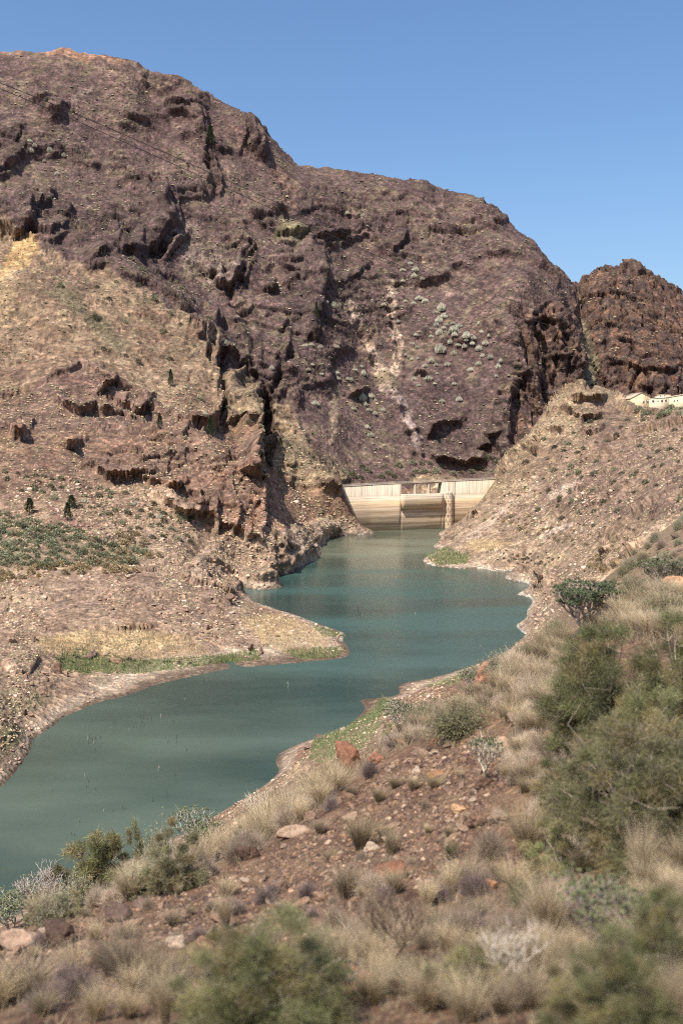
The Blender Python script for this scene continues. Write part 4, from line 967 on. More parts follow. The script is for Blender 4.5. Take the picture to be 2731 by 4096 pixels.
# ================================================================== the dam
def dam_mat(kind):
    m, nt, b = new_mat('dam_concrete_' + kind); L = nt.links
    geo = N(nt, 'ShaderNodeNewGeometry'); sep = N(nt, 'ShaderNodeSeparateXYZ'); L.new(geo.outputs['Position'], sep.inputs[0])
    mr = N(nt, 'ShaderNodeMapRange'); mr.inputs[1].default_value = -2; mr.inputs[2].default_value = 33.5
    wob = N(nt, 'ShaderNodeTexNoise', i_Scale=.12, i_Detail=3.0); L.new(geo.outputs['Position'], wob.inputs[0])
    ma = N(nt, 'ShaderNodeMath', operation='MULTIPLY_ADD'); ma.inputs[1].default_value = 1.4; L.new(wob.outputs[0], ma.inputs[0]); L.new(sep.outputs[2], ma.inputs[2])
    L.new(ma.outputs[0], mr.inputs[0])
    up = (.53, .455, .355)
    up = (.54, .46, .36)
    stops = [(.0, (.10, .08, .05)), (.06, (.20, .155, .105)), (.09, (.46, .36, .25)), (.16, (.56, .44, .31)), (.20, (.34, .25, .17)), (.25, (.58, .46, .32)), (.31, (.38, .28, .19)), (.36, (.60, .47, .33)), (.42, (.40, .30, .20)),
             (.47, (.60, .47, .33)), (.52, (.46, .34, .23)), (.57, (.62, .46, .30)), (.62, (.62, .48, .31)), (.66, (.62, .52, .40)), (.70, (.66, .56, .43)), (.735, (.44, .37, .29)), (.75, up), (1.0, up)]
    cr = ramp(nt, stops); L.new(mr.outputs[0], cr.inputs[0])
    # upright run marks above, level tide lines below
    mp = N(nt, 'ShaderNodeMapping'); mp.inputs['Scale'].default_value = (1.2, 1.2, .035); L.new(geo.outputs['Position'], mp.inputs[0])
    st = N(nt, 'ShaderNodeTexNoise', i_Scale=1.0, i_Detail=4.0, i_Roughness=.7); L.new(mp.outputs[0], st.inputs[0])
    rs = ramp(nt, [(.36, (.56, .53, .5)), (.56, (1.08, 1.07, 1.05))]); L.new(st.outputs[0], rs.inputs[0])
    mp2 = N(nt, 'ShaderNodeMapping'); mp2.inputs['Scale'].default_value = (.03, .03, 1.5); L.new(geo.outputs['Position'], mp2.inputs[0])
    st2 = N(nt, 'ShaderNodeTexNoise', i_Scale=1.0, i_Detail=5.0, i_Roughness=.7); L.new(mp2.outputs[0], st2.inputs[0])
    rs2 = ramp(nt, [(.34, (.62, .6, .58)), (.6, (1.15, 1.14, 1.12))]); L.new(st2.outputs[0], rs2.inputs[0])
    sw = N(nt, 'ShaderNodeMapRange'); sw.inputs[1].default_value = 22.5; sw.inputs[2].default_value = 24; L.new(sep.outputs[2], sw.inputs[0])
    mx = N(nt, 'ShaderNodeMix', data_type='RGBA'); L.new(sw.outputs[0], mx.inputs[0]); L.new(rs2.outputs[0], mx.inputs[6]); L.new(rs.outputs[0], mx.inputs[7])
    mu = N(nt, 'ShaderNodeMix', data_type='RGBA', blend_type='MULTIPLY'); mu.inputs[0].default_value = 1; L.new(cr.outputs[0], mu.inputs[6]); L.new(mx.outputs[2], mu.inputs[7])
    L.new(mu.outputs[2], b.inputs['Base Color']); b.inputs['Roughness'].default_value = .9; b.inputs['Specular IOR Level'].default_value = .2
    return m
M_dam = dam_mat('face')
du_ = [1330, 1480, 1600, 1700, 1800, 1900, 2030]; dY_ = [648, 663, 671, 677, 684, 692, 705]
def face(u, back=0.0):
    """plan position of the dam's upstream face at photo column u, `back` metres behind it"""
    Y = np.interp(u, du_, dY_); a, _ = ray(u, 2000); p = np.array([float(a) * Y, Y])
    Y2 = np.interp(u + 4, du_, dY_); a2, _ = ray(u + 4, 2000); t = np.array([float(a2) * Y2, Y2]) - p; t /= np.linalg.norm(t)
    return p + np.array([-t[1], t[0]]) * back
def crest(u): return 30.0 + (u - 1360) / 630 * 3.0
def wall(u0, u1, zb, zt, y0, y1, k=24):
    """curved block of wall between two columns; zb/zt may be functions of u"""
    us = np.linspace(u0, u1, k); V = []
    for u in us:
        a_, b_ = face(u, y0), face(u, y1); z0 = zb(u) if callable(zb) else zb; z1 = zt(u) if callable(zt) else zt
        V += [(*a_, z0), (*b_, z0), (*b_, z1), (*a_, z1)]
    F = []
    for i in range(k - 1):
        for j in range(4): F.append((4 * i + j, 4 * (i + 1) + j, 4 * (i + 1) + (j + 1) % 4, 4 * i + (j + 1) % 4))
    F += [(0, 1, 2, 3), (4 * k - 1, 4 * k - 2, 4 * k - 3, 4 * k - 4)]
    return np.array(V), np.array(F)
dam = empty('dam', (*face(1690), 0)); tag(dam, 'concrete arch dam with tide marks closing the valley at the far end of the reservoir', 'dam')
inv = Matrix.Translation(-Vector(dam.location))
def dpart(name, V, F, mat, parent=None, **k):
    par = parent or dam
    off = np.array(dam.location)
    o = mesh_np(name, V - off, F, mat, False, None); o.parent = par
    return o
dpart('wall_block', *wall(1330, 1604, -8, crest, 0, 6), M_dam)
dpart('wall_block', *wall(1766, 2030, -8, crest, 0, 6), M_dam)
zs = 24.0
dpart('spillway_wall', *wall(1604.2, 1765.8, -8, zs, .02, 6), M_dam)
# rounded weir lip that juts out over the face, sloping back below
us = np.linspace(1602, 1767, 14); prof = [(-.35, zs - 10.3), (-2.9, zs - 8.9), (-3.1, zs - 1.6), (-2.6, zs - .5), (-1.6, zs + .05), (.3, zs + .1), (.3, zs - 10.3)]
V = np.array([(*face(u, y), z) for u in us for y, z in prof]); m_ = len(prof)
F = [(m_ * i + j, m_ * (i + 1) + j, m_ * (i + 1) + (j + 1) % m_, m_ * i + (j + 1) % m_) for i in range(13) for j in range(m_)]
dpart('spillway_lip', V, [np.array(F), np.array([[0, 1, 2, 3, 4, 5, 6]]), np.array([[m_ * 13 + j for j in range(m_)][::-1]])], M_dam)
dpart('bridge_deck', *wall(1604.2, 1765.8, lambda u: crest(u) - .95, crest, .5, 4.5), M_dam)
for u in (1663, 1718):
    cpos = face(u, 1.8); th_ = np.linspace(0, 2 * np.pi, 15)[:-1]
    V = np.array([(cpos[0] + 1.3 * math.cos(t), cpos[1] + 1.9 * math.sin(t), z) for z in (zs - .2, crest(u) - .98) for t in th_])
    F = np.array([(i, (i + 1) % 14, 14 + (i + 1) % 14, 14 + i) for i in range(14)])
    dpart('pillar', V, F, M_dam)
M_dark, nt, b = new_mat('dark_slot'); b.inputs['Base Color'].default_value = (.03, .025, .02, 1); b.inputs['Roughness'].default_value = .9
# intake tower: half round, with rows of slots
c0 = face(1793, 0); th_ = np.linspace(-np.pi, 0, 17); rt = 2.7
V = []; zr = [-8, 24.0, 25.2]; rad = [rt, rt, rt * .97]
for z, r0 in zip(zr, rad):
    for t in th_: V.append((c0[0] + r0 * math.cos(t), c0[1] + r0 * .9 * math.sin(t) + .1, z))
V = np.array(V); F = [(17 * k + i, 17 * k + i + 1, 17 * (k + 1) + i + 1, 17 * (k + 1) + i) for k in range(2) for i in range(16)]
tw = dpart('intake_tower', V, [np.array(F), np.array([list(range(34, 51))])], M_dam)
for row in range(8):
    for t in ((-2.2, -1.35) if row % 2 else (-1.75, -.8)):
        z0 = 2.5 + row * 2.6; cx, cy = c0[0] + (rt + .01) * math.cos(t), c0[1] + (rt * .9 + .01) * math.sin(t) + .1
        V, F = box_arr(cx - .17, cx + .17, cy - .06, cy + .1, z0, z0 + 1.35)
        dpart('slot', V, F, M_dark, tw)
pj0 = face(1815, -.12); pj1 = face(1817.2, -.12)
V, F = box_arr(pj0[0], pj0[0] + .38, pj0[1], pj0[1] + .3, 3.5, crest(1815) - .02)
M_pipe, nt, b = new_mat('stained_pipe'); b.inputs['Base Color'].default_value = (.11, .085, .06, 1)
dpart('drain_pipe', V, F, M_pipe)
M_rail, nt, b = new_mat('rail_metal'); b.inputs['Base Color'].default_value = (.50, .44, .36, 1); b.inputs['Roughness'].default_value = .6
for back in (.25, 5.7):
    sg = []; us = np.linspace(1335, 2025, 70)
    for i, u in enumerate(us):
        p = face(u, back); z = crest(u)
        sg.append((*p, z, *p, z + 1.05, .07, .07))
        if i:
            for h_ in (.55, 1.05): sg.append((*pp_, pz + h_, *p, z + h_, .06, .06))
        pp_, pz = p, z
    dpart('railing', *tubes(sg, 3), M_rail)
dpart('coping', *wall(1330, 2030, lambda u: crest(u) + .003, lambda u: crest(u) + .22, -.18, .7, 40), M_dam)

# ================================================================== buildings on the right-hand ridge
def stucco(name, c):
    m, nt, b = new_mat(name); L = nt.links
    g = N(nt, 'ShaderNodeNewGeometry'); n1 = N(nt, 'ShaderNodeTexNoise', i_Scale=.5, i_Detail=6.0, i_Roughness=.7); L.new(g.outputs['Position'], n1.inputs[0])
    r = ramp(nt, [(.3, tuple(x * .72 for x in c)), (.6, c)]); L.new(n1.outputs[0], r.inputs[0]); L.new(r.outputs[0], b.inputs['Base Color']); b.inputs['Roughness'].default_value = .9
    return m
M_st1 = stucco('ochre_render', (.66, .50, .30)); M_st2 = stucco('cream_render', (.68, .54, .36)); M_white = stucco('white_render', (.75, .70, .60)); M_roof = stucco('roof_sheet', (.46, .36, .26))
def bpt(u, v, Y): return pt(u, v, Y)
def house(name, label, u0, u1, vt0, vt1, vb, Y, depth, mat, windows=(), gable=None, roof='flat', ang=0.0):
    a0 = bpt(u0, vb, Y); a1 = bpt(u1, vb, Y + ang); Wd = (a1 - a0).length; base_z = min(a0.z, a1.z) - 9.0
    t0 = bpt(u0, vt0, Y).z; t1 = bpt(u1, vt1, Y + ang).z
    rz = math.atan2(a1.y - a0.y, a1.x - a0.x)
    e = empty(name, (a0.x, a0.y, a0.z), rz); tag(e, label, 'building')
    z0 = base_z - a0.z; h0 = t0 - a0.z; h1 = t1 - a0.z
    if gable:
        gu, gv = gable; gx = (gu - u0) / (u1 - u0) * Wd; gz = bpt(gu, gv, Y).z - a0.z
        prof_ = [(0, z0), (Wd, z0), (Wd, h1), (gx, gz), (0, h0)]
    else: prof_ = [(0, z0), (Wd, z0), (Wd, h1), (0, h0)]
    k = len(prof_); V = np.array([(x, 0, z) for x, z in prof_] + [(x, depth, z) for x, z in prof_])
    F = [np.array([list(range(k)), list(range(2 * k - 1, k - 1, -1))]), np.array([(i, k + i, k + (i + 1) % k, (i + 1) % k) for i in range(k)])]
    mesh_np('wall', V, F, mat, parent=e)
    if gable:
        R_ = []
        for (xa, za), (xb, zb_) in (((-.5, h0 - .2), (gx, gz + .05)), ((gx, gz + .05), (Wd + .5, h1 - .2))):
            V = np.array([(xa, -.35, za), (xb, -.35, zb_), (xb, depth + .35, zb_), (xa, depth + .35, za), (xa, -.35, za + .25), (xb, -.35, zb_ + .25), (xb, depth + .35, zb_ + .25), (xa, depth + .35, za + .25)])
            R_.append((V, np.array([(0, 3, 2, 1), (4, 5, 6, 7), (0, 1, 5, 4), (1, 2, 6, 5), (2, 3, 7, 6), (3, 0, 4, 7)])))
        mesh_np('roof', *join(R_), M_roof, parent=e)
    else:
        V = np.array([(-.25, -.25, h0), (Wd + .25, -.25, h1), (Wd + .25, depth, h1), (-.25, depth, h0), (-.25, -.25, h0 + .35), (Wd + .25, -.25, h1 + .35), (Wd + .25, depth, h1 + .35), (-.25, depth, h0 + .35)])
        mesh_np('parapet', V, np.array([(0, 3, 2, 1), (4, 5, 6, 7), (0, 1, 5, 4), (1, 2, 6, 5), (2, 3, 7, 6), (3, 0, 4, 7)]), M_white if roof == 'white' else M_roof, parent=e)
    for (wu, wv, ww, wh) in windows:
        x = (wu - u0) / (u1 - u0) * Wd; z = bpt(wu, wv, Y).z - a0.z; s = Y / FPX; ww *= s / 2; wh *= s / 2
        fr = mesh_np('window', *join([box_arr(x - ww - .18, x + ww + .18, -.08, .02, z + wh, z + wh + .18), box_arr(x - ww - .18, x + ww + .18, -.1, .02, z - wh - .2, z - wh), box_arr(x - ww - .18, x - ww, -.08, .02, z - wh, z + wh), box_arr(x + ww, x + ww + .18, -.08, .02, z - wh, z + wh), box_arr(x - .06, x + .06, -.05, .02, z - wh, z + wh)]), M_white, parent=e)
        mesh_np('pane', *box_arr(x - ww, x + ww, -.03, .01, z - wh, z + wh), M_dark, parent=fr)
    return e
house('gabled_building', 'ochre gabled building with a round vent at the left end of the ridge buildings', 2519, 2596, 1594, 1586, 1624, 738, 16, M_st1, [(2571, 1608, 7, 8), (2588, 1607, 8, 8)], gable=(2562, 1571), ang=3)
house('long_building', 'low cream building with a white parapet joined to the gabled building', 2597, 2672, 1595, 1590, 1622, 740, 12, M_st2, [(2610, 1605, 9, 8), (2629, 1604, 4, 6), (2645, 1603, 8, 8), (2661, 1602, 8, 8)], roof='white', ang=3)
house('end_building', 'cream building rising to the right at the edge of the picture', 2673, 2790, 1590, 1569, 1622, 743, 12, M_st2, [(2694, 1603, 5, 6), (2706, 1602, 5, 6)], ang=3)
house('rooftop_block', 'small pale block with openings standing on the low roof behind', 2630, 2680, 1580, 1578, 1592, 750, 6, M_st2, [(2640, 1584, 5, 4), (2655, 1583, 5, 4)], ang=1)

# ================================================================== cables
M_cable, nt, b = new_mat('cable'); b.inputs['Base Color'].default_value = (.03, .026, .024, 1)
for lab, pts_ in (('upper of the two dark power cables crossing the mountainside', [(-320, 215), (0, 326), (470, 518), (801, 682), (1366, 928), (1653, 1048), (1967, 1166), (2246, 1275), (2731, 1417), (3000, 1480)]),
                  ('lower of the two dark power cables crossing the mountainside', [(-320, 232), (0, 343), (470, 559), (801, 712), (1366, 952), (1784, 1144), (2193, 1301), (2411, 1379), (2731, 1482), (3000, 1550)])):
    ux = np.array([p[0] for p in pts_], float); vx = np.array([p[1] for p in pts_], float)
    co = np.polyfit(ux, vx, 3); sg = []; last = None
    for u in np.linspace(-320, 3000, 60):
        Y = 1 / np.interp(u, [-320, 3000], [1 / 320, 1 / 900]); p = pt(u, np.polyval(co, u), Y)
        if last is not None: sg.append((*last, *p, .13, .13))
        last = p
    o = mesh_np('power_cable', *tubes(sg, 4), M_cable); tag(o, lab, 'cable', 'cables over the valley')

# ================================================================== drowned sticks in the water
M_stick, nt, b = new_mat('dead_wood'); b.inputs['Base Color'].default_value = (.07, .06, .05, 1)
M_stick2, nt, b = new_mat('bleached_wood'); b.inputs['Base Color'].default_value = (.42, .39, .33, 1)
sticks = [(353,2960,14),(361,2955,16),(372,2965,14),(384,2957,10),(404,2953,8),(357,2975,16),(372,2978,14),(458,2895,18),(570,2890,26),(576,2878,16),(592,2880,10),(607,2878,10),(644,2870,14),(695,2885,8),(705,2970,26),(672,2972,10),(748,3005,10),
 (739,2788,12),(740,2798,8),(634,2795,10),(815,2726,10),(1023,2757,10),(946,2822,24),(1083,2808,18),(1152,2750,22),(1258,2763,8),(1326,2763,18),(1355,2772,10),(1380,2785,8),(676,3142,6),(634,3085,20),(697,3105,12),(382,3002,10),(383,3158,6),
 (356,3128,14),(348,3150,10),(340,3105,10),(214,3165,8),(668,3188,22),(613,3208,16),(487,3240,14),(499,3238,14),(416,3245,8),(450,3245,6),(290,3342,12),(300,3342,8),(320,3290,8),(535,2910,8),(518,2920,8),(600,3030,6),(1430,2437,14),(1440,2448,10),(1485,2450,6),(1520,2440,6),(1660,2455,6),(880,3145,6)]
for i, (u, v, h_) in enumerate(sticks):
    p = on_water(u, v); s = p.y / FPX; L_ = h_ * s * 1.3; r0 = max(.05, 1.1 * s)
    tip = p + Vector((random.uniform(-.25, .35) * L_, 0, L_)); mid_ = (p + tip) / 2 + Vector((random.uniform(-.08, .08) * L_, 0, 0))
    sg = [(*(p - Vector((0, 0, .4))), *mid_, r0, r0 * .8), (*mid_, *tip, r0 * .8, r0 * .4)]
    if h_ > 15: q_ = mid_ + Vector((random.choice([-1, 1]) * .3 * L_, 0, .3 * L_)); sg.append((*mid_, *q_, r0 * .6, r0 * .3))
    o = mesh_np('drowned_stick', *tubes(sg, 4), M_stick2 if i % 6 == 0 else M_stick)
    tag(o, 'thin dead stick poking out of the green water', 'stick', 'dead sticks standing in the reservoir')
print('dam etc', round(time.time() - T0, 1))

# ================================================================== cardon spurge domes on the mountain
def cardon(seed, n_=90):
    r_ = np.random.default_rng(seed); sg = []
    for _ in range(n_):
        a_ = r_.uniform(0, 6.283); t = math.sqrt(r_.random()) * .42; b0 = np.array([math.cos(a_) * t, math.sin(a_) * t, -.05])
        hh = (1 - (t / .5) ** 2) * .85 + .15; tipp = b0 * np.array([1.25, 1.25, 0]) + np.array([0, 0, hh * r_.uniform(.8, 1.08)])
        sg.append((*b0, *((b0 + tipp) / 2 + np.array([b0[0], b0[1], 0]) * .12), .03, .034)); sg.append((*sg[-1][3:6], *tipp, .034, .022))
    V, F = tubes(sg, 4); cc = rep(np.array([.50, .47, .36]) * r_.uniform(.6, 1.3, (len(sg), 1)), 8)
    return V, F, cc
M_card = plant_mat('cardon_stem', .7)
CARD = [mesh_np('cardon_spurge', *cardon(s)[:2], M_card, False, cardon(s)[2], link=False) for s in range(5)]
c3 = [(198,107,32),(300,140,70),(407,160,50),(468,163,35),(568,132,58),(630,100,38),(660,122,56),(815,172,110),(770,208,70),(838,255,60),(795,285,90),(615,296,30),(772,332,50),(862,328,40),(920,308,70),(972,340,60),(928,372,90),(835,352,60),
 (588,420,42),(625,392,30),(722,435,42),(797,398,70),(826,440,50),(850,388,40),(885,405,40),(933,415,60),(985,398,36),(1040,428,70),(1100,440,80),(1040,466,40),(1090,495,50),(895,486,52),(965,506,60),(1022,518,68),(1210,492,70),(1152,540,70),(1258,612,70),
 (1185,606,50),(558,496,46),(600,530,40),(808,552,95),(928,582,62),(492,596,50),(552,634,48),(606,632,34),(725,648,72),(668,696,48),(768,690,46),(872,678,78),(1078,724,80),(1150,674,70),(1348,656,40),(1150,318,40),(1175,390,46),(1243,426,50),(38,728,64),(118,764,70),
 (12,822,44),(575,810,50),(700,806,84),(775,762,50),(614,868,50),(756,852,44),(930,848,72),(1308,788,40),(822,1006,64),(976,996,62),(106,985,80),(182,965,80),(132,1038,70),(224,1006,40),(168,1090,60),(295,1090,58),(222,1124,50),(150,1245,60),(184,1312,72),(300,1406,48),(135,1430,44),(102,700,50),(30,1082,50),(380,1048,28),(1324,705,60),(370,430,40),(430,300,40)]
cl = [(1400 + x * .4464, 1150 + y * .4464, w * .4464) for x, y, w in c3]
cl += [(700 + x * .4464, 900 + y * .4464, w * .4464) for x, y, w in [(435,1055,90),(1228,1243,46),(868,1275,66),(1195,1290,40),(1312,1325,56),(1450,1315,60),(1458,1365,72),(1545,1375,50),(1420,715,90),(1350,680,60),(945,565,50),(565,812,46),(1450,1085,50),(1165,1070,60),(1222,1068,50),(1300,1090,50)]]
cl += [(125,600,30),(140,580,24),(230,690,26),(255,620,22),(180,640,26),(120,560,26),(200,600,26),(640,2060,34),(540,2010,32),(340,2000,30),(820,1650,30),(1260,1610,34),(1450,860,22),(1390,850,18),(1640,1050,30),(1660,1075,34),(1610,1075,30),(1655,1100,30),(1690,1110,24),(1610,1120,24),(1675,1190,30),(1700,1200,28),(1620,1200,24)]
for i, (u, v, w) in enumerate(cl):
    h = far_at(u, v + w * .3)
    if not h or h[0].y < 350: continue
    s = h[0].y / FPX; W_ = w * s * random.uniform(.7, 1.05)
    o = bpy.data.objects.new('cardon_spurge', CARD[i % 5]); COL.objects.link(o)
    o.location = h[0] - Vector((0, 0, .2)); o.scale = (W_ * random.uniform(.85, 1.2), W_, W_ * random.uniform(.5, .9)); o.rotation_euler = (0, 0, random.uniform(0, 6))
    tag(o, 'pale grey-green dome of upright cactus-like stems on the reddish scree', 'succulent bush', 'domed cactus-like bushes on the mountain')

# ---- pines and dark trees
def conifer(seed, n_=1400):
    r_ = np.random.default_rng(seed); t = r_.random(n_) ** .8; z = .12 + .88 * t; rad_ = (1 - t) ** .7 * .32 + .03; a_ = r_.uniform(0, 6.283, n_); rr = rad_ * r_.uniform(.35, 1.1, n_) * (1 + .35 * np.sin(a_ * 3 + z * 14))
    P0 = np.stack([np.cos(a_) * rr, np.sin(a_) * rr, z], 1); d = np.stack([np.cos(a_) * .7, np.sin(a_) * .7, r_.uniform(-.3, .5, n_)], 1)
    P2 = P0 + d * .09; V, F = ribbons(P0, (P0 + P2) / 2, P2, .02, r_)
    return [('trunk', *tubes([(0, 0, -.05, .01, 0, .5, .035, .025), (.01, 0, .5, 0, 0, .97, .025, .008)], 6), np.tile([.12, .085, .06], (24, 1)), M_bark), ('foliage', V, F, rep(np.array([.045, .062, .028]) * r_.uniform(.5, 1.6, (n_, 1)), 6), M_leaf)]
proto('pine', build('pine_tree', conifer(61)))
for u, v, w, h_, lab in [(842,588,44,80,'lone dark pine high on the mountain shoulder beneath the upper cliffs'), (120,2058,52,66,'dark rounded tree on the left slope above the grey-green scrub'), (272,2082,40,72,'lower of two dark trees together on the left slope'), (288,2030,46,50,'upper of two dark trees together on the left slope'),
                       (684,1548,26,70,'small dark pine on the tan shoulder above the left crags'), (842,1752,34,90,'slim dark pine beside the black overhang in the gorge'), (640,1715,30,60,'small dark tree on the ledge left of the slim pine'), (1122,1785,20,34,'tiny dark tree on the far side of the gorge'), (1266,1280,22,70,'dark tree tucked at the foot of the long central cliff')]:
    h = far_at(u, v); s = h[0].y / FPX
    stand('pine', h[0], w * s * 1.2, h_ * s, lab, 'tree')

# ---- scrub on the banks: counted bushes and the uncountable rest
def blob_bush(seed, colr, n_=260):
    r_ = np.random.default_rng(seed); d = r_.normal(size=(n_, 3)); d /= np.linalg.norm(d, axis=1)[:, None]; d[:, 2] = np.abs(d[:, 2])
    P0 = d * r_.uniform(.28, .46, (n_, 1)) * np.array([1, 1, 1.7]); dd = d + r_.normal(size=(n_, 3)) * .6; P2 = P0 + dd * .12
    V, F = ribbons(P0, (P0 + P2) / 2, P2, .045, r_)
    return V, F, rep(np.array(colr) * r_.uniform(.55, 1.45, (n_, 1)), 6)
def bush_mesh(nm, seed, c): V, F, cc = blob_bush(seed, c); return mesh_np(nm, V, F, M_leaf, False, cc, link=False)
BG = [bush_mesh('scrub_bush', 70 + i, c) for i, c in enumerate([(.27, .275, .17), (.31, .31, .20), (.22, .23, .13)])]
BY = [bush_mesh('dry_bush', 80 + i, c) for i, c in enumerate([(.44, .34, .19), (.38, .30, .18)])]
BD = [bush_mesh('dark_bush', 90 + i, c) for i, c in enumerate([(.17, .16, .10), (.20, .18, .12)])]
def pip(u, v, poly): return bool(in_poly(np.array([u], float), np.array([v], float), poly)[0])
# land vertices the photograph sees, by picture position
FU, FV_ = proj(FIN[..., 0] / FIN[..., 1], (CAM_H - FIN[..., 2]) / FIN[..., 1])
seen = FV_ <= np.minimum.accumulate(FV_, axis=1) + 10
ZQ = np.full((NC, NR), 9); ZQ[:-1, :-1] = zone.reshape(NC - 1, NR - 1)
sU = FU.ravel(); sV = FV_.ravel(); sY = FIN[..., 1].ravel(); sP = FIN.reshape(-1, 3); sSeen = seen.ravel(); sNear = (ZQ.ravel() == 0)
SPOTS = []
def spots(n_, poly, ylo, yhi, near_only=False, zmin=-9):
    m = sSeen & (sY > ylo) & (sY < yhi) & (sP[:, 2] > zmin) & (sV < 4250)
    if near_only: m &= sNear
    us = [p[0] for p in poly]; vs = [p[1] for p in poly]
    m &= (sU > min(us)) & (sU < max(us)) & (sV > min(vs)) & (sV < max(vs))
    ids = np.where(m)[0]; ids = ids[in_poly(sU[ids], sV[ids], poly)]
    if not len(ids): return []
    # keep them apart a little: best of a few candidates
    out = []
    pu, pv = sU[ids], sV[ids]
    for _ in range(n_):
        c_ = rng.integers(0, len(ids), 4)
        if out:
            ou = sU[out]; ov = sV[out]
            d = ((pu[c_][:, None] - ou[None]) ** 2 + (pv[c_][:, None] - ov[None]) ** 2).min(1); out.append(int(ids[c_[int(np.argmax(d))]]))
        else: out.append(int(ids[c_[0]]))
    return out
def remember(o, i, noun, adj=''): SPOTS.append((o, float(sU[i]), float(sV[i]), noun, adj))
def scatter(n_, poly, meshes, name, wpx, label, cat, group, ylo=0, yhi=9e9, hz=(.5, .8), names_=None, zmin=1.0, noun='bush'):
    for i in spots(n_, poly, ylo, yhi, False, zmin):
        s = sY[i] / FPX; W_ = random.uniform(*wpx) * s
        o = bpy.data.objects.new(name, random.choice(meshes)); COL.objects.link(o); o.location = sP[i] - np.array([0, 0, .05 * W_]); o.scale = (W_, W_, W_ * random.uniform(*hz)); o.rotation_euler = (0, 0, random.uniform(0, 6.28))
        tag(o, label, cat, group); remember(o, i, label)
scatter(150, [(-20,2030),(100,2080),(250,2100),(430,2170),(600,2215),(560,2260),(300,2270),(-20,2275)], BG, 'scrub_bush', (24, 48), 'rounded grey-green scrub bush in the thicket on the left bank', 'bush', 'grey-green scrub on the left bank', 300, 470)
scatter(60, [(350,1930),(560,1990),(800,2080),(780,2180),(600,2150),(420,2080),(60,1960),(0,1880)], BG + BD, 'scrub_bush', (18, 34), 'small grey-green bush scattered on the brown slope above the thicket', 'bush', 'scattered bushes above the left thicket', 380, 520)
scatter(45, [(430,2140),(560,2120),(600,2190),(480,2215),(700,2230),(0,2270),(0,2330),(250,2300),(560,2290)], BY, 'dry_bush', (22, 44), 'straw-coloured dry reed clump at the foot of the green thicket', 'dry clump', 'dry reed clumps on the left bank', 300, 480, (.8, 1.2))
scatter(90, [(2150,1750),(2450,1660),(2731,1640),(2740,2040),(2560,2130),(2300,2100),(2150,2060),(2030,2000)], BD + BG[:1], 'dark_bush', (14, 34), 'small dark bush dotted over the right-hand hillside', 'bush', 'dark bushes on the right-hand hillside', 120, 780)
scatter(60, [(1900,2080),(2080,2060),(2300,2120),(2550,2200),(2480,2280),(2300,2190),(2050,2110)], BY, 'dry_bush', (12, 26), 'yellow dry grass clump on the right-hand bank', 'dry clump', 'yellow clumps on the right-hand bank', 150, 640)
scatter(16, [(2330,2230),(2420,2220),(2480,2250),(2420,2300),(2350,2280)], BY, 'dry_bush', (22, 38), 'bright straw clump among the broken rocks below the pink outcrop', 'dry clump', 'straw clumps below the pink outcrop', 100, 400)
scatter(26, [(2000,2200),(2250,2230),(2200,2270),(2020,2250)], BD, 'dark_bush', (10, 18), 'tiny dark green bush by the bay on the right bank', 'bush', 'tiny bushes by the right bay', 150, 520)
scatter(30, [(1350,1880),(1950,1830),(2080,1790),(2060,1840),(1980,1890),(1700,1905),(1400,1920)], BG + BD, 'scrub_bush', (20, 40), 'olive bush on the slope just behind the dam', 'bush', 'bushes behind the dam', 640, 950)
scatter(14, [(2540,1640),(2731,1630),(2731,1660),(2560,1680)], BG, 'scrub_bush', (24, 44), 'green bush below the ridge buildings', 'bush', 'bushes below the ridge buildings', 500, 800)
scatter(40, [(560,1000),(1000,1400),(1100,1700),(1250,1900),(1100,1900),(900,1750),(700,1500),(400,1400),(200,1100)], BG + BD, 'scrub_bush', (16, 34), 'olive bush growing on the tan shoulder or in its gullies', 'bush', 'bushes on the tan shoulder', 480, 900)
scatter(22, [(220,2640),(520,2665),(900,2650),(560,2640),(400,2620)], BD, 'dark_bush', (12, 24), 'dark green waterside bush on the left bank flat', 'bush', 'waterside bushes on the left bank', 200, 330, zmin=.4)
print('scrub', round(time.time() - T0, 1))

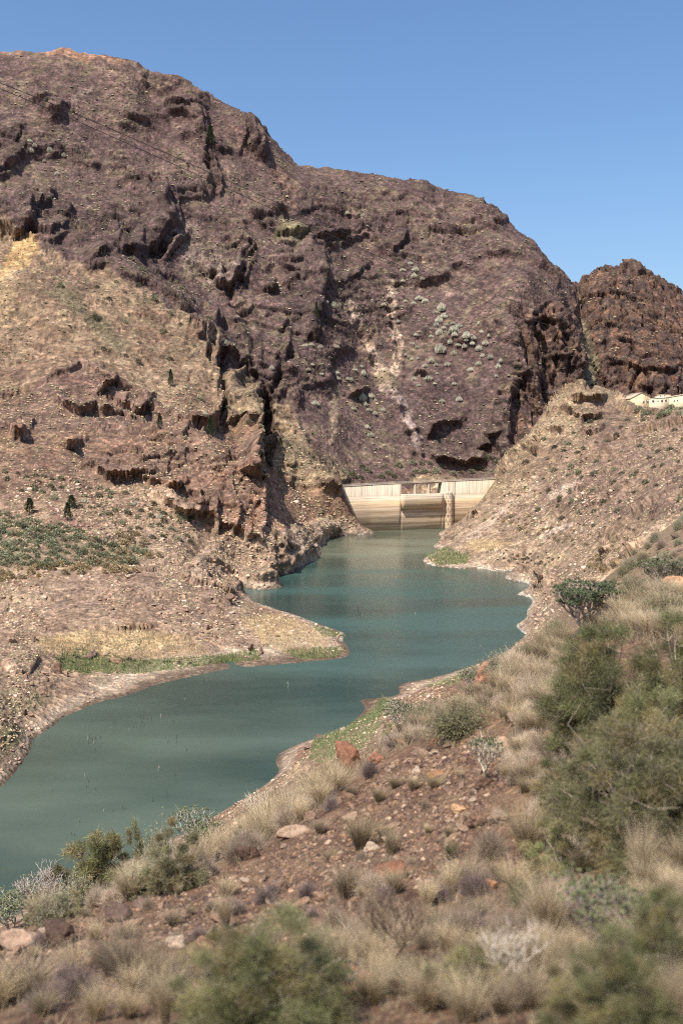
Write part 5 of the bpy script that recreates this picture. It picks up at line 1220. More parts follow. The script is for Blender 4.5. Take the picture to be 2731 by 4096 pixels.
# uncountable specks of scrub, stones and waterside growth, set on the land's own vertices
Yg = VY[1:-1, 1:-1].ravel(); Ug = U.reshape(NC, NR)[1:-1, 1:-1].ravel(); Vg = Vv.reshape(NC, NR)[1:-1, 1:-1].ravel()
FI = FIN[1:-1, 1:-1].reshape(-1, 3); nsl = np.abs(NF.reshape(NC, NR, 3)[1:-1, 1:-1, 2]).ravel()
dens = perlin(FI / (Yg[:, None] * .05), 901) + .6 * perlin(FI / (Yg[:, None] * .015), 902)
def pick(mask, n_, seed):
    r_ = np.random.default_rng(seed); ids = np.where(mask)[0]
    return ids if len(ids) <= n_ else r_.choice(ids, n_, replace=False)
def many(name, ids, shape, size, flat, mat, colfn, label, cat=None, seed=0, sink=.0, zr=True):
    r_ = np.random.default_rng(seed); V0, F0 = shape; n_ = len(ids); m_ = len(V0)
    a_ = r_.uniform(0, 6.283, n_); c_, s_ = np.cos(a_)[:, None], np.sin(a_)[:, None]
    var = r_.uniform(.75, 1.25, (n_, m_, 1)); V1 = V0[None] * var
    sz = (size(r_, n_) * Yg[ids] / FPX)[:, None]
    x = (V1[..., 0] * c_ - V1[..., 1] * s_) * sz; y = (V1[..., 0] * s_ + V1[..., 1] * c_) * sz * r_.uniform(.6, 1, (n_, 1)); z = V1[..., 2] * sz * flat * r_.uniform(.6, 1.3, (n_, 1))
    P_ = np.stack([x, y, z], 2) + FI[ids][:, None]
    F = (F0[None] + (np.arange(n_) * m_)[:, None, None]).reshape(-1, F0.shape[1])
    cc = rep(colfn(r_, n_), m_)
    o = mesh_np(name, P_.reshape(-1, 3), F, mat, False, cc); return tag(o, label, cat, None, 'stuff')
OCT = (np.array([(1, 0, 0), (.3, .95, .1), (-.8, .6, 0), (-.8, -.6, .1), (.3, -.95, 0), (.1, 0, 1.)], float) * .5, np.array([(0, 1, 5), (1, 2, 5), (2, 3, 5), (3, 4, 5), (4, 0, 5)]))
M_dust = plant_mat('scrub_speck', .9); 
def cfn(cs, lo=.7, hi=1.3):
    cs = np.array(cs, float)
    return lambda r_, n_: cs[r_.integers(0, len(cs), n_)] * r_.uniform(lo, hi, (n_, 1))
infr = (Ug > -80) & (Ug < 2810) & (Vg > 150) & (Vg < 3300)
many('mountain_scrub', pick(infr & (Yg > 560) & (Vg < 1960) & (nsl > .35) & (dens > -.05), 9000, 1), OCT, lambda r_, n_: r_.uniform(4, 13, n_) * (r_.random(n_) ** .8 + .25), .7, M_dust, cfn([(.20, .185, .105), (.30, .26, .15), (.15, .15, .09), (.11, .105, .07), (.15, .135, .09), (.36, .30, .19)]), 'scattered specks of dry scrub over the mountainside', seed=1)
many('bank_scrub', pick(infr & (Yg > 120) & (Yg < 720) & (Vg > 1560) & (nsl > .3) & (FI[:, 2] > 3) & (dens > -.1), 12000, 2), OCT, lambda r_, n_: r_.uniform(4, 13, n_), .75, M_dust, cfn([(.24, .21, .12), (.44, .34, .19), (.17, .165, .09), (.34, .26, .16)]), 'scattered dry scrub and grass over the banks', seed=2)
ROCKSH = [rock_shape(200 + k, 1, 7, .8, .0) for k in range(3)]
M_stone = terrain_mat('loose_stone', .5, .08, 2)
ROCK_T = .85
rub = (dens + .35 * (np.abs(Vg - 2400) < 140)) > .05
for k in range(3):
    many('rubble', pick(infr & (Yg > 120) & (Yg < 620) & (Vg > 1900) & (FI[:, 2] > .4) & rub & (nsl > .3), 3600, 10 + k), ROCKSH[k], lambda r_, n_: 2.4 + 13 * r_.random(n_) ** 3.4, .8, M_stone, cfn([(.50, .36, .27), (.36, .24, .175), (.25, .165, .125), (.42, .28, .19), (.60, .46, .35)]), 'loose stones scattered over the dry banks', seed=10 + k)
def strip(poly, ylo, yhi): return in_poly(Ug, Vg, poly) & (Yg > ylo) & (Yg < yhi)
BL = (np.array([(-.5, 0, 0), (.5, 0, 0), (.1, .1, 1.), (-.1, -.5, 0), (.1, .5, 0), (-.2, .1, .9)]) * np.array([.5, .5, 1]), np.array([(0, 1, 2), (3, 4, 5)]))
many('waterside_grass', pick(strip([(215,2625),(330,2600),(560,2640),(800,2630),(1030,2600),(1050,2640),(850,2660),(560,2695),(270,2690)], 200, 330) | strip([(1130,2605),(1300,2590),(1390,2595),(1340,2632),(1200,2640)], 200, 400) | strip([(1240,2498),(1340,2528),(1385,2548),(1290,2548)], 250, 400) | strip([(1700,2222),(1790,2195),(1880,2225),(1860,2255),(1740,2260)], 300, 600), 9000, 20), BL, lambda r_, n_: r_.uniform(5, 13, n_), 1.0, M_dust, cfn([(.15, .20, .07), (.18, .23, .09), (.24, .26, .12)]), 'green grass growing along the water on the banks', seed=20)
many('dry_bank_grass', pick(strip([(130,2560),(330,2530),(560,2525),(760,2555),(840,2620),(400,2640),(180,2620)], 200, 330) | strip([(960,2470),(1080,2450),(1230,2495),(1330,2560),(1300,2612),(1150,2620),(1050,2580)], 230, 400) | strip([(1830,2195),(1880,2160),(1990,2155),(2080,2175),(1960,2205)], 350, 600), 16000, 21), BL, lambda r_, n_: r_.uniform(4, 10, n_), 1.0, M_dust, cfn([(.54, .42, .25), (.46, .35, .20), (.38, .30, .18)]), 'short yellow dried grass on the bank flats', seed=21)
many('shore_grass', pick(strip([(1235,3040),(1260,2940),(1400,2895),(1480,2850),(1530,2785),(1570,2800),(1520,2900),(1440,2990),(1330,3060)], 110, 270), 7000, 22), BL, lambda r_, n_: r_.uniform(6, 12, n_), 1.0, M_dust, cfn([(.16, .20, .09), (.20, .235, .11), (.27, .26, .14)]), 'bright green grass on the near shore below the slope', seed=22)
print('stuff', round(time.time() - T0, 1))

sl = mesh_np('summit_slab', *rock_shape(330, 4, 8, .45, .12), M_rock, False, np.tile([.62, .55, .55], (len(ICO[4][0]), 1))); p = pt(2556, 1076, 1322)
sl.location = p; sl.scale = (22, 11, 11); sl.rotation_euler = (0, R(29), 0); tag(sl, 'tilted dark rock slab lying on the very top of the far right peak', 'rock')
# ---- boulders at the water's edge and on the banks
def far_rock(u, v, wpx, hpx, label, group=None, k=0, tint=None):
    h = far_at(u, v)
    if not h: return
    s = h[0].y / FPX; me = ROCKS[k % 10]
    o = bpy.data.objects.new('boulder', me); COL.objects.link(o)
    o.scale = (wpx * s * .55, wpx * s * .45, hpx * s * .7); o.location = h[0] + Vector((0, 0, hpx * s * .22)); o.rotation_euler = (0, 0, random.uniform(0, 6))
    tag(o, label, 'boulder', group)
far_rock(1232, 2992, 66, 34, 'brown boulder with a dark underside at the cove, nearest the water of three', k=1)
far_rock(1280, 2952, 54, 24, 'flat pale whitish boulder in the middle of the three at the cove', k=2)
far_rock(1370, 2926, 44, 26, 'small whitish boulder highest of the three along the near shore', k=3)
for u, v, w, h_, lab in [(520, 2310, 54, 22, 'large pale flat-topped boulder standing out on the rubble bank'), (1045, 2615, 40, 30, 'dark split boulder by the green grass near the point'), (1005, 2600, 46, 30, 'pale boulder left of the dark split one near the point'), (372, 2625, 70, 36, 'big pale block among the green waterside bushes'), (475, 2655, 54, 26, 'low pinkish block right of the big pale one at the waterside'),
                         (235, 2690, 46, 50, 'tall pale block above the silty shore on the left'), (268, 2705, 34, 50, 'cracked pale block leaning beside the tall one'), (175, 2780, 46, 40, 'brown boulder halfway down the left shore'), (100, 2855, 36, 34, 'left of the pair of brown boulders near the left shore'), (122, 2865, 30, 30, 'right of the pair of brown boulders near the left shore'),
                         (137, 2565, 46, 30, 'rounded boulder beside the yellow grass flat'), (50, 2570, 60, 34, 'broad boulder near the left edge above the rubble'), (915, 2400, 50, 30, 'dark boulder near the back bay of the left bank'), (770, 2580, 26, 14, 'pale oval boulder on the bank right of the yellow flat'), (830, 2512, 40, 26, 'boulder in a heap on the bank above the point'), (2160, 2325, 46, 44, 'upright brown boulder above the right bay'), (2138, 2342, 46, 32, 'leaning brown boulder at the foot of the upright one by the right bay'),
                         (2300, 2440, 44, 30, 'pale block on the right bank behind the umbrella tree'), (2230, 2345, 36, 26, 'dark block on the right bank right of the upright boulder'), (640, 2440, 40, 24, 'broken boulder in the middle of the rubble bank')]:
    far_rock(u, v, w, h_, lab, k=int(u) % 10)
o = mesh_np('shore_rock', *rock_shape(301, 3, 9, .3, .1), M_rock, False, np.tile([1.9, 2.1, 2.3], (len(ICO[3][0]), 1))); p = on_water(2056, 2322); o.location = (p.x, p.y, .15); o.scale = (2.6, 1.6, 1.2); tag(o, 'whitish flat rock awash in the water off the right bay', 'rock')
def scatter_rocks(n_, poly, wpx, label, group, ylo, yhi, name='stone', near_only=False, pw=2.5):
    for i in spots(n_, poly, ylo, yhi, near_only, .2):
        s = sY[i] / FPX; W_ = (wpx[0] + (wpx[1] - wpx[0]) * random.random() ** pw) * s * .6
        o = bpy.data.objects.new(name, random.choice(PEBS if W_ < .15 or not near_only else ROCKS)); COL.objects.link(o); o.location = sP[i] + np.array([0, 0, W_ * .12]); o.scale = (W_, W_ * random.uniform(.6, 1), W_ * random.uniform(.5, .9)); o.rotation_euler = (random.uniform(-.4, .4), random.uniform(-.4, .4), random.uniform(0, 6.28))
        tag(o, label, 'stone', group); remember(o, i, label)
scatter_rocks(60, [(560,2330),(950,2390),(1100,2480),(1150,2600),(900,2600),(760,2520),(500,2480),(250,2400),(0,2330)], (12, 34), 'angular stone in the rubble on the left bank', 'stones in the left bank rubble', 200, 420)
scatter_rocks(30, [(0,2580),(200,2620),(280,2700),(230,2780),(60,2850),(0,2900)], (12, 40), 'pale angular stone in the heap at the left shore', 'stones heaped at the left shore', 150, 300)
scatter_rocks(24, [(2150,2350),(2450,2230),(2520,2260),(2420,2400),(2250,2500),(2140,2540)], (12, 34), 'reddish angular stone on the right bank below the pink outcrop', 'stones on the right bank', 60, 430)
print('rocks', round(time.time() - T0, 1))
# ================================================================== the near slope: named plants
pl = plant
pl('spurge_tree', 2322, 2535, 262, 205, 'umbrella-shaped spurge tree with green leaf tips and pale forking branches above the water', 'tree')
pl('leaf_olive', 2225, 2560, 120, 125, 'olive bush leaning at the left foot of the umbrella-shaped tree', 'bush')
pl('spurge_tree_bare', 187, 3680, 205, 195, 'leafless pale umbrella-shaped spurge tree on a dark trunk at the left shore side', 'tree')
pl('spurge_bush', 40, 3700, 230, 165, 'green-topped spurge bush with bare grey branches below at the left edge', 'bush')
pl('spurge_bush', 165, 3590, 150, 130, 'small green-topped spurge behind the leafless pale tree', 'bush')
pl('feather_olive', 290, 3620, 250, 240, 'grey-green bush next to the leafless pale tree, on its right', 'bush')
pl('feather', 440, 3580, 330, 320, 'large olive-green bush in the middle of the thicket on the left', 'bush')
pl('feather_sapling', 410, 3480, 130, 210, 'wispy crooked sapling rising above the left side of the thicket', 'sapling')
pl('feather_sapling', 560, 3440, 120, 250, 'tallest wispy sapling with pale stem standing up against the water', 'sapling')
pl('leaf_grey', 640, 3500, 190, 260, 'grey twiggy shrub behind the yellow-green bush', 'bush')
pl('feather_olive', 690, 3570, 270, 290, 'yellow-green bush with a dark shaded foot', 'bush')
pl('feather_olive', 590, 3590, 140, 110, 'low yellowish bush at the slope edge left of the yellow-green bush', 'bush')
pl('twig_pale', 560, 3560, 110, 150, 'pale straw-coloured shrub between two green bushes', 'bush')
pl('spurge_bush', 790, 3410, 200, 160, 'grey-green spurge with thick pale stems above the water', 'bush')
pl('leaf_grey', 800, 3330, 130, 130, 'bluish shrub with bare twig tips against the water', 'bush')
pl('twig_pale', 810, 3520, 170, 150, 'pinkish-brown dry twiggy shrub next to the shaded boulder', 'bush')
pl('twig_brown', 980, 3420, 190, 150, 'dry brown shrub below the bare white-branched spurge', 'bush')
pl('spurge_bush_bare', 1040, 3290, 150, 110, 'bare white-branched spurge in the dry grass on the brow', 'bush')
pl('twig_brown', 1180, 3260, 190, 150, 'dry tangled shrub left of the small dark one on the brow', 'bush')
pl('twig_purple', 1325, 3240, 84, 95, 'small very dark dry shrub at the end of the grassy brow', 'bush')
pl('spurge_bush', 1600, 2885, 170, 130, 'dense rounded spurge with green tips beside the shore grass', 'bush')
pl('leaf_olive', 1830, 2945, 280, 205, 'broad olive shrub in the centre of the brow line', 'bush')
pl('leaf_olive', 1700, 2900, 170, 120, 'lower greyish shrub left of the broad olive shrub', 'bush')
pl('twig_purple', 1580, 2990, 120, 90, 'dark low shrub behind the red rocks of the brow', 'bush')
pl('spurge_bush', 1885, 2770, 110, 110, 'green spurge behind the big reddish boulder', 'bush')
pl('feather_sapling', 1545, 2830, 50, 90, 'small lone wispy plant standing at the spit of mud', 'sapling')
pl('leaf_grey', 2010, 2690, 190, 120, 'pale yellowish leafy bush on the right part of the brow', 'bush')
pl('leaf_olive', 2110, 2620, 110, 70, 'small dark olive bush at the water end of the brow', 'bush')
pl('spurge_small', 1937, 3145, 160, 200, 'small spurge tree with a pale forked trunk on the open stony slope', 'tree')
pl('twig_purple', 1480, 3110, 90, 110, 'dark dry shrub among the red rocks', 'bush')
pl('feather_big', 2430, 2970, 520, 500, 'large bright green weeping bush below the umbrella-shaped tree', 'bush')
pl('feather_big', 2710, 2920, 430, 480, 'upper green weeping bush cut by the right edge of the picture', 'bush')
pl('feather', 2300, 2760, 200, 180, 'small green weeping bush on the left side of the large one', 'bush')
pl('feather_big2', 2590, 3440, 680, 640, 'largest weeping bush with bare grey twigs in the middle of the right side', 'bush')
pl('feather_big2', 2330, 3340, 400, 400, 'weeping bush spilling down towards the stony slope', 'bush')
pl('feather', 2230, 3500, 260, 250, 'brownish-green weeping bush at the lower left of the largest one', 'bush')
pl('feather_big', 2600, 3160, 430, 420, 'middle green weeping bush filling the gap between the upper and the largest one', 'bush')
pl('spurge_bush_blue', 2640, 2350, 210, 130, 'blue-green spurge bush on the upper right below the pale rocks', 'bush')
pl('leaf_olive', 2530, 2420, 170, 190, 'olive bush under the blue-green spurge at the upper right', 'bush')
pl('leaf_olive', 2660, 2480, 220, 180, 'dark twiggy olive bush at the upper right edge', 'bush')
pl('leaf_grey', 2720, 2300, 130, 100, 'grey-green bush among the rocks at the upper right edge', 'bush')
pl('spurge_dark', 1590, 3870, 290, 290, 'dark leafless candelabra-shaped bush in the blurred dry grass', 'tree')
pl('spurge_bush_blue', 2400, 3790, 340, 270, 'blue-green spurge with fanned grey stems in the lower right', 'bush')
pl('feather_big', 1060, 4120, 660, 440, 'big blurred olive-green bush at the bottom centre', 'bush')
pl('spurge_bush_blue', 1290, 4060, 260, 230, 'blurred green spurge with pale stems at the bottom centre', 'bush')
pl('feather', 1830, 4010, 280, 280, 'dark green blurred bush in the lower middle', 'bush')
pl('spurge_bush_bare', 2040, 3960, 260, 230, 'pale twisted leafless spurge at the lower right', 'bush')
pl('feather_big', 2430, 4150, 480, 400, 'blurred green bush at the bottom right', 'bush')
pl('feather_big', 2680, 3960, 360, 400, 'yellow-green bush at the bottom right corner', 'bush')
pl('twig_purple', 1060, 3610, 120, 90, 'low dark dry shrub on the open slope, left of a twin', 'bush')
pl('twig_purple', 1230, 3590, 110, 100, 'low dark dry shrub on the open slope, right of its twin', 'bush')
pl('twig_purple', 940, 3640, 90, 70, 'lowest of three dark dry shrubs on the open slope', 'bush')
pl('twig_purple', 165, 3800, 110, 110, 'dark dry shrub in front of the big dark rock on the left', 'bush')
pl('twig_purple', 180, 4040, 190, 150, 'blurred dark dry shrub in the bottom left', 'bush')
pl('grass_c', 520, 3960, 230, 260, 'large grey and straw tussock in the lower left', 'grass')
pl('grass_b', 380, 3770, 100, 110, 'bright yellow tussock behind the squarish boulder', 'grass')
pl('grass_b', 660, 4110, 130, 260, 'pale tall tussock at the bottom left of centre', 'grass')
pl('grass_b', 900, 3720, 110, 180, 'thin pale tussock beside the big blurred bush', 'grass')
pl('grass_a', 1440, 3400, 150, 170, 'larger of two straw tussocks side by side on the open slope', 'grass')
pl('grass_b', 1565, 3420, 110, 130, 'smaller yellow tussock right of the larger one on the open slope', 'grass')
pl('grass_green', 1800, 3440, 90, 100, 'greenish thin tussock on the stony slope', 'grass')
pl('grass_a', 2110, 3440, 220, 270, 'tallest straw tussock on the slope beside the weeping bushes', 'grass')
pl('twig_brown', 1960, 3440, 180, 200, 'tangled grey-brown shrub left of the tallest straw tussock', 'bush')
pl('twig_brown', 1930, 3560, 150, 140, 'lower tangled brown shrub left of the pale grass', 'bush')
pl('grass_a', 2190, 3760, 220, 300, 'pale tall grass clump in the lower right of centre', 'grass')
pl('twig_brown', 1850, 3760, 300, 190, 'wide blurred tangle of dry stems in the lower middle', 'bush')
pl('grass_b', 2560, 3560, 170, 330, 'tall golden grass in front of the largest weeping bush', 'grass')
pl('grass_b', 2690, 4120, 200, 330, 'blurred pale grass in the bottom right corner', 'grass')

# tufts of dry grass, zone by zone, evenly dense in the view
def meadow(n_, poly, keys, hpx, label, group, wr=(.75, 1.2), cat='grass'):
    for i in spots(n_, poly, 5, 112, True):
        s = math.hypot(sY[i], CAM_H - sP[i, 2]) / FPX; H_ = random.uniform(*hpx) * s
        key = random.choice(keys)
        o = stand(key, sP[i] - np.array([0, 0, .02]), H_ * random.uniform(*wr), H_, label, 'grass' if key.startswith('grass') else 'shrub', group, lean=(random.uniform(-.12, .12), random.uniform(-.12, .12)))
        remember(o, i, label)
meadow(40, [(880,3420),(1050,3310),(1200,3200),(1340,3080),(1350,3180),(1240,3270),(1080,3350),(950,3450)], ['grass_a', 'grass_b', 'grass_a', 'twig_brown'], (80, 150), 'straw-coloured tuft in the grassy belt along the brow above the cove', 'dry grass along the brow above the cove')
meadow(26, [(120,3665),(300,3570),(600,3530),(900,3430),(1000,3370),(980,3440),(700,3560),(400,3640),(150,3720)], ['leaf_grey', 'twig_pale', 'grass_a', 'feather_olive', 'grass_b'], (110, 210), 'pale bush or tuft in the thicket along the lower left brow', 'pale growth of the lower left thicket')
meadow(24, [(1480,2980),(1700,2880),(1900,2790),(2050,2700),(2060,2740),(1900,2850),(1700,2960),(1560,3010)], ['grass_a', 'grass_c', 'twig_pale'], (60, 110), 'dry tuft among the shrubs of the middle brow', 'dry grass of the middle brow')
meadow(34, [(2000,2720),(2120,2620),(2260,2560),(2230,2700),(2220,2900),(2100,2950),(1980,2880)], ['grass_a', 'grass_b', 'twig_pale', 'grass_b'], (80, 150), 'pale dry tuft on the slope left of the green weeping bushes', 'dry grass left of the weeping bushes')
meadow(40, [(2330,2560),(2420,2450),(2560,2440),(2740,2400),(2740,2580),(2560,2560),(2400,2570)], ['grass_b', 'grass_a', 'grass_b'], (80, 150), 'tall golden tuft in the dry grass right of the umbrella-shaped tree', 'golden grass right of the umbrella-shaped tree')
meadow(30, [(1980,2980),(2250,2950),(2260,3200),(2180,3320),(2060,3150),(2000,3100)], ['grass_a', 'twig_pale', 'twig_brown', 'grass_c'], (80, 140), 'dry tuft between the small spurge tree and the weeping bushes', 'dry tufts by the small spurge tree')
meadow(16, [(1400,3150),(1850,3060),(1900,3300),(1700,3500),(1300,3500),(1250,3350)], ['grass_a', 'twig_brown', 'grass_c'], (50, 90), 'sparse dry tuft on the bare stony slope', 'sparse tufts on the open slope')
meadow(22, [(0,3720),(300,3660),(600,3580),(900,3500),(1250,3550),(1500,3600),(1200,3720),(800,3780),(300,3860),(0,3860)], ['twig_purple', 'grass_c', 'twig_brown', 'grass_a'], (50, 100), 'small dry tuft on the lower stony slope', 'small tufts on the lower slope')
meadow(36, [(1366,3560),(1800,3560),(2100,3500),(2300,3600),(2350,3900),(1900,3950),(1366,3950),(1300,3750)], ['grass_a', 'grass_c', 'twig_brown', 'grass_b', 'twig_pale'], (110, 190), 'blurred straw tuft in the dense dry grass of the lower right', 'dense dry grass lower right')
meadow(22, [(1300,3900),(2740,3850),(2740,4090),(1300,4090)], ['grass_a', 'grass_c', 'grass_b', 'grass_b'], (140, 260), 'out-of-focus pale tuft close to the camera on the right', 'close dry grass on the right')
meadow(19, [(-40,3900),(900,3900),(900,4090),(-40,4090)], ['grass_a', 'grass_c', 'grass_b', 'twig_purple'], (110, 220), 'out-of-focus pale tuft close to the camera on the left', 'close dry grass on the left')
meadow(20, [(1350,3620),(2300,3560),(2350,3950),(1400,3980)], ['twig_purple', 'twig_brown', 'leaf_olive'], (90, 170), 'blurred dark shrub in the dense dry grass', 'dark shrubs in the lower right grass')
meadow(26, [(2440,2330),(2560,2190),(2740,2070),(2740,2300),(2600,2320),(2480,2380)], ['leaf_olive', 'grass_a', 'twig_brown', 'leaf_grey'], (34, 80), 'dry plant on the rocky rise at the upper right edge', 'plants on the upper right rise')
scatter_rocks(24, [(2440,2330),(2560,2190),(2740,2070),(2740,2300),(2600,2320),(2480,2380)], (14, 44), 'brown stone on the rocky rise at the upper right edge', 'stones on the upper right rise', 50, 170, 'stone', False, 1.6)
meadow(14, [(2180,3350),(2330,3180),(2420,3350),(2300,3560),(2180,3560)], ['twig_brown', 'grass_a', 'twig_pale'], (100, 190), 'dry tuft in front of the brownish-green weeping bush', 'dry tufts before the weeping bushes')
meadow(16, [(2500,3550),(2740,3400),(2740,3700),(2560,3720)], ['grass_b', 'grass_a'], (120, 220), 'golden tuft in front of the largest weeping bush', 'golden grass at the right edge')
print('meadow', round(time.time() - T0, 1))

# ---- boulders of the near slope
def nrock(u, v, wpx, hpx, label, k=0, tint=None, rz=None, sink=.2):
    """rock whose foot shows at photo point (u, v)"""
    h = near_at(u, v)
    if h is None: return
    s = math.hypot(h[0].y, CAM_H - h[0].z) / FPX
    me = ROCKS[k % 10]
    if tint is not None:
        me = me.copy(); n_ = len(me.vertices); c4 = np.ones((n_, 4), np.float32); c4[:, :3] = tint; me.color_attributes['tint'].data.foreach_set('color', c4.ravel())
    o = bpy.data.objects.new('boulder', me); COL.objects.link(o)
    o.scale = (wpx * s * .56, wpx * s * .5, hpx * s * .72); o.location = h[0] + Vector((0, 0, hpx * s * (.5 - sink)))
    o.rotation_euler = (random.uniform(-.15, .15), random.uniform(-.25, .1), random.uniform(-.4, .4) if rz is None else rz)
    return tag(o, label, 'boulder')
NEAR_R = [(1165,3345,130,66,'long brown boulder with a deep shadow under it on the brow',2), (985,3440,84,88,'squat brown boulder below the dry shrubs with a dark foot',4), (1240,3290,50,44,'small pale stone on top of the pile right of the long boulder',5), (1290,3310,60,50,'dark stone in the pile right of the long boulder',6), (352,3605,62,56,'light tan block at the edge of the thicket',3),
 (385,3625,50,34,'whitish flat stone by the light tan block',1), (360,3880,110,110,'big squarish grey-brown boulder in front of the yellow tussock',7), (700,3790,110,70,'tilted boulder with a black hollow on its right side',8), (690,3690,90,70,'dark red boulder standing on the open slope',9), (240,3780,150,110,'big dark rock left of the yellow tussock',0), (80,3790,170,110,'broad flat brown rock shelf at the left edge',2),
 (780,3750,60,50,'dark stone right of the tilted boulder',4), (460,3690,110,70,'low brown outcrop in the left slope',5), (520,3710,70,50,'pale rounded stone in the left slope heap',6), (1900,3310,100,110,'rough dark boulder with a black shadow at its foot',8), (1990,3290,120,70,'broad brown rock right of the rough dark boulder',3), (1830,3250,70,50,'brown stone with an orange corner',1), (1740,3110,64,40,'ochre block alone on the open slope',9),
 (1935,2745,150,90,'big reddish domed boulder behind the brow shrubs',7), (2060,2900,80,80,'greenish-grey boulder in the grass under the weeping bush',4), (2000,3010,70,60,'pale block behind the small spurge tree',5), (1680,3030,80,70,'dark wedge-shaped boulder on the brow',6), (1615,2980,50,44,'orange stone beside the dark wedge-shaped boulder',2), (1735,2985,40,46,'upright grey-brown stone right of the orange one',3), (1390,3060,130,130,'red crag at the left end of the rocky brow',0),
 (1555,3530,110,120,'dark red boulder half in the blurred grass',9), (1500,3060,90,80,'red rock in the middle of the rocky brow',8), (1390,3200,60,50,'purple-grey stone below the dark shrub',6), (1920,3155,80,44,'flat dark rock under the small spurge tree',7), (2150,3100,90,90,'dark brown broken rock right of the small spurge tree',4), (1790,2990,60,26,'pink flat stone on the bare slope',5), (1340,3450,50,46,'tan rounded stone on the lower open slope',1),
 (2690,2420,120,90,'rounded brown boulder at the upper right edge',3), (2640,2380,90,60,'pinkish boulder among the upper right rocks',9), (2700,2350,110,70,'ochre boulder highest on the upper right',2), (2700,3430,70,60,'tan boulder at the right edge beyond the golden grass',5), (1960,3560,60,70,'orange-brown boulder in the dry grass',1), (1960,3700,60,60,'grey rounded boulder in the lower dry grass',4), (2250,3780,130,70,'pale stone at the foot of the blue-green spurge',6), (1380,4000,180,120,'blurred brown boulder at the bottom centre right',7)]
for u, v, w, h_, lab, k in NEAR_R:
    tn = None
    if 'dark' in lab: tn = (.62, .58, .56)
    if 'red' in lab: tn = (.85, .62, .55)
    if 'pale' in lab or 'tan' in lab or 'whitish' in lab: tn = (1.35, 1.3, 1.25)
    if 'orange' in lab or 'ochre' in lab: tn = (1.3, 1.05, .8)
    nrock(u, v, w, h_, lab, k, tn)
open_slope = [(880,3520),(1150,3380),(1360,3270),(1500,3080),(1700,3000),(1880,2900),(2020,2950),(2020,3150),(1900,3300),(1850,3500),(1500,3600),(1200,3700),(900,3700)]
low_slope = [(0,3760),(340,3640),(620,3580),(880,3520),(900,3700),(1100,3640),(1000,3760),(700,3850),(400,3980),(0,4000)]
scatter_rocks(110, open_slope, (16, 84), 'broken reddish stone lying on the open slope', 'stones on the open slope', 5, 112, 'stone', True, 1.9)
scatter_rocks(56, low_slope, (20, 100), 'brown stone lying on the lower left slope', 'stones on the lower left slope', 5, 112, 'stone', True, 1.9)
# the uncountable small stones and grit of the slope, and low dead grass
def near_many(name, n_, polys, shape, size, flat, mat, cols_, label, seed):
    rg = np.random.default_rng(seed); q = []
    ok = sNear & sSeen & (sV < 4300) & (sU > -60) & (sU < 2800)
    for poly, share in polys:
        ids = np.where(ok)[0]; ids = ids[in_poly(sU[ids], sV[ids], poly)]
        c_ = rg.choice(ids, int(n_ * share)); gi, gj = c_ // NR, np.minimum(c_ % NR, NR - 2); gi = np.minimum(gi, NC - 2); f1, f2 = rg.random((2, len(c_), 1))
        A_ = FIN[gi, gj]; q.append(A_ + (FIN[gi + 1, gj] - A_) * f1 + (FIN[gi, gj + 1] - A_) * f2)
    q = np.concatenate(q); V0, F0 = shape; m_ = len(V0); n2 = len(q)
    a_ = rg.uniform(0, 6.283, n2)[:, None]; V1 = V0[None] * rg.uniform(.7, 1.3, (n2, m_, 1)); sz = (size(rg, n2) * q[:, 1] / FPX)[:, None]
    x = (V1[..., 0] * np.cos(a_) - V1[..., 1] * np.sin(a_)) * sz; y = (V1[..., 0] * np.sin(a_) + V1[..., 1] * np.cos(a_)) * sz; z = V1[..., 2] * sz * flat
    P_ = np.stack([x, y, z], 2) + q[:, None]; F = (F0[None] + (np.arange(n2) * m_)[:, None, None]).reshape(-1, F0.shape[1])
    cs = np.array(cols_); cc = rep(cs[rg.integers(0, len(cs), n2)] * rg.uniform(.7, 1.3, (n2, 1)), m_)
    tag(mesh_np(name, P_.reshape(-1, 3), F, mat, False, cc), label, None, None, 'stuff')
def near_blades(name, n_, polys, hpx, cols_, label, seed, per=7):
    """thin leaning stems growing in small sprigs"""
    rg = np.random.default_rng(seed); q = []
    ok = sNear & sSeen & (sV < 4300) & (sU > -60) & (sU < 2800)
    for poly, share in polys:
        ids = np.where(ok)[0]; ids = ids[in_poly(sU[ids], sV[ids], poly)]
        c_ = rg.choice(ids, int(n_ * share)); gi, gj = np.minimum(c_ // NR, NC - 2), np.minimum(c_ % NR, NR - 2); f1, f2 = rg.random((2, len(c_), 1))
        A_ = FIN[gi, gj]; q.append(A_ + (FIN[gi + 1, gj] - A_) * f1 + (FIN[gi, gj + 1] - A_) * f2)
    q = np.concatenate(q); n2 = len(q); H_ = rg.uniform(*hpx, n2) * q[:, 1] / FPX; cs = np.array(cols_); tone = cs[rg.integers(0, len(cs), n2)]
    q = np.repeat(q, per, 0); H_ = np.repeat(H_, per) * rg.uniform(.5, 1.1, n2 * per); tone = np.repeat(tone, per, 0) * rg.uniform(.65, 1.3, (n2 * per, 1)); m_ = n2 * per
    d = np.concatenate([rg.normal(size=(m_, 2)) * .4, np.ones((m_, 1))], 1)
    P0 = q + np.concatenate([rg.normal(size=(m_, 2)) * .06, np.full((m_, 1), -.01)], 1) * H_[:, None]; P1 = P0 + d * H_[:, None] * .5; P2 = P1 + (d * np.array([1.7, 1.7, .7]) + rg.normal(size=(m_, 3)) * .25) * H_[:, None] * .5
    V, F = ribbons(P0, P1, P2, .0045 * H_ + .0018, rg)
    tag(mesh_np(name, V, F, M_straw, False, rep(tone, 6)), label, None, None, 'stuff')
M_grit = terrain_mat('grit', .06, .01, 4)
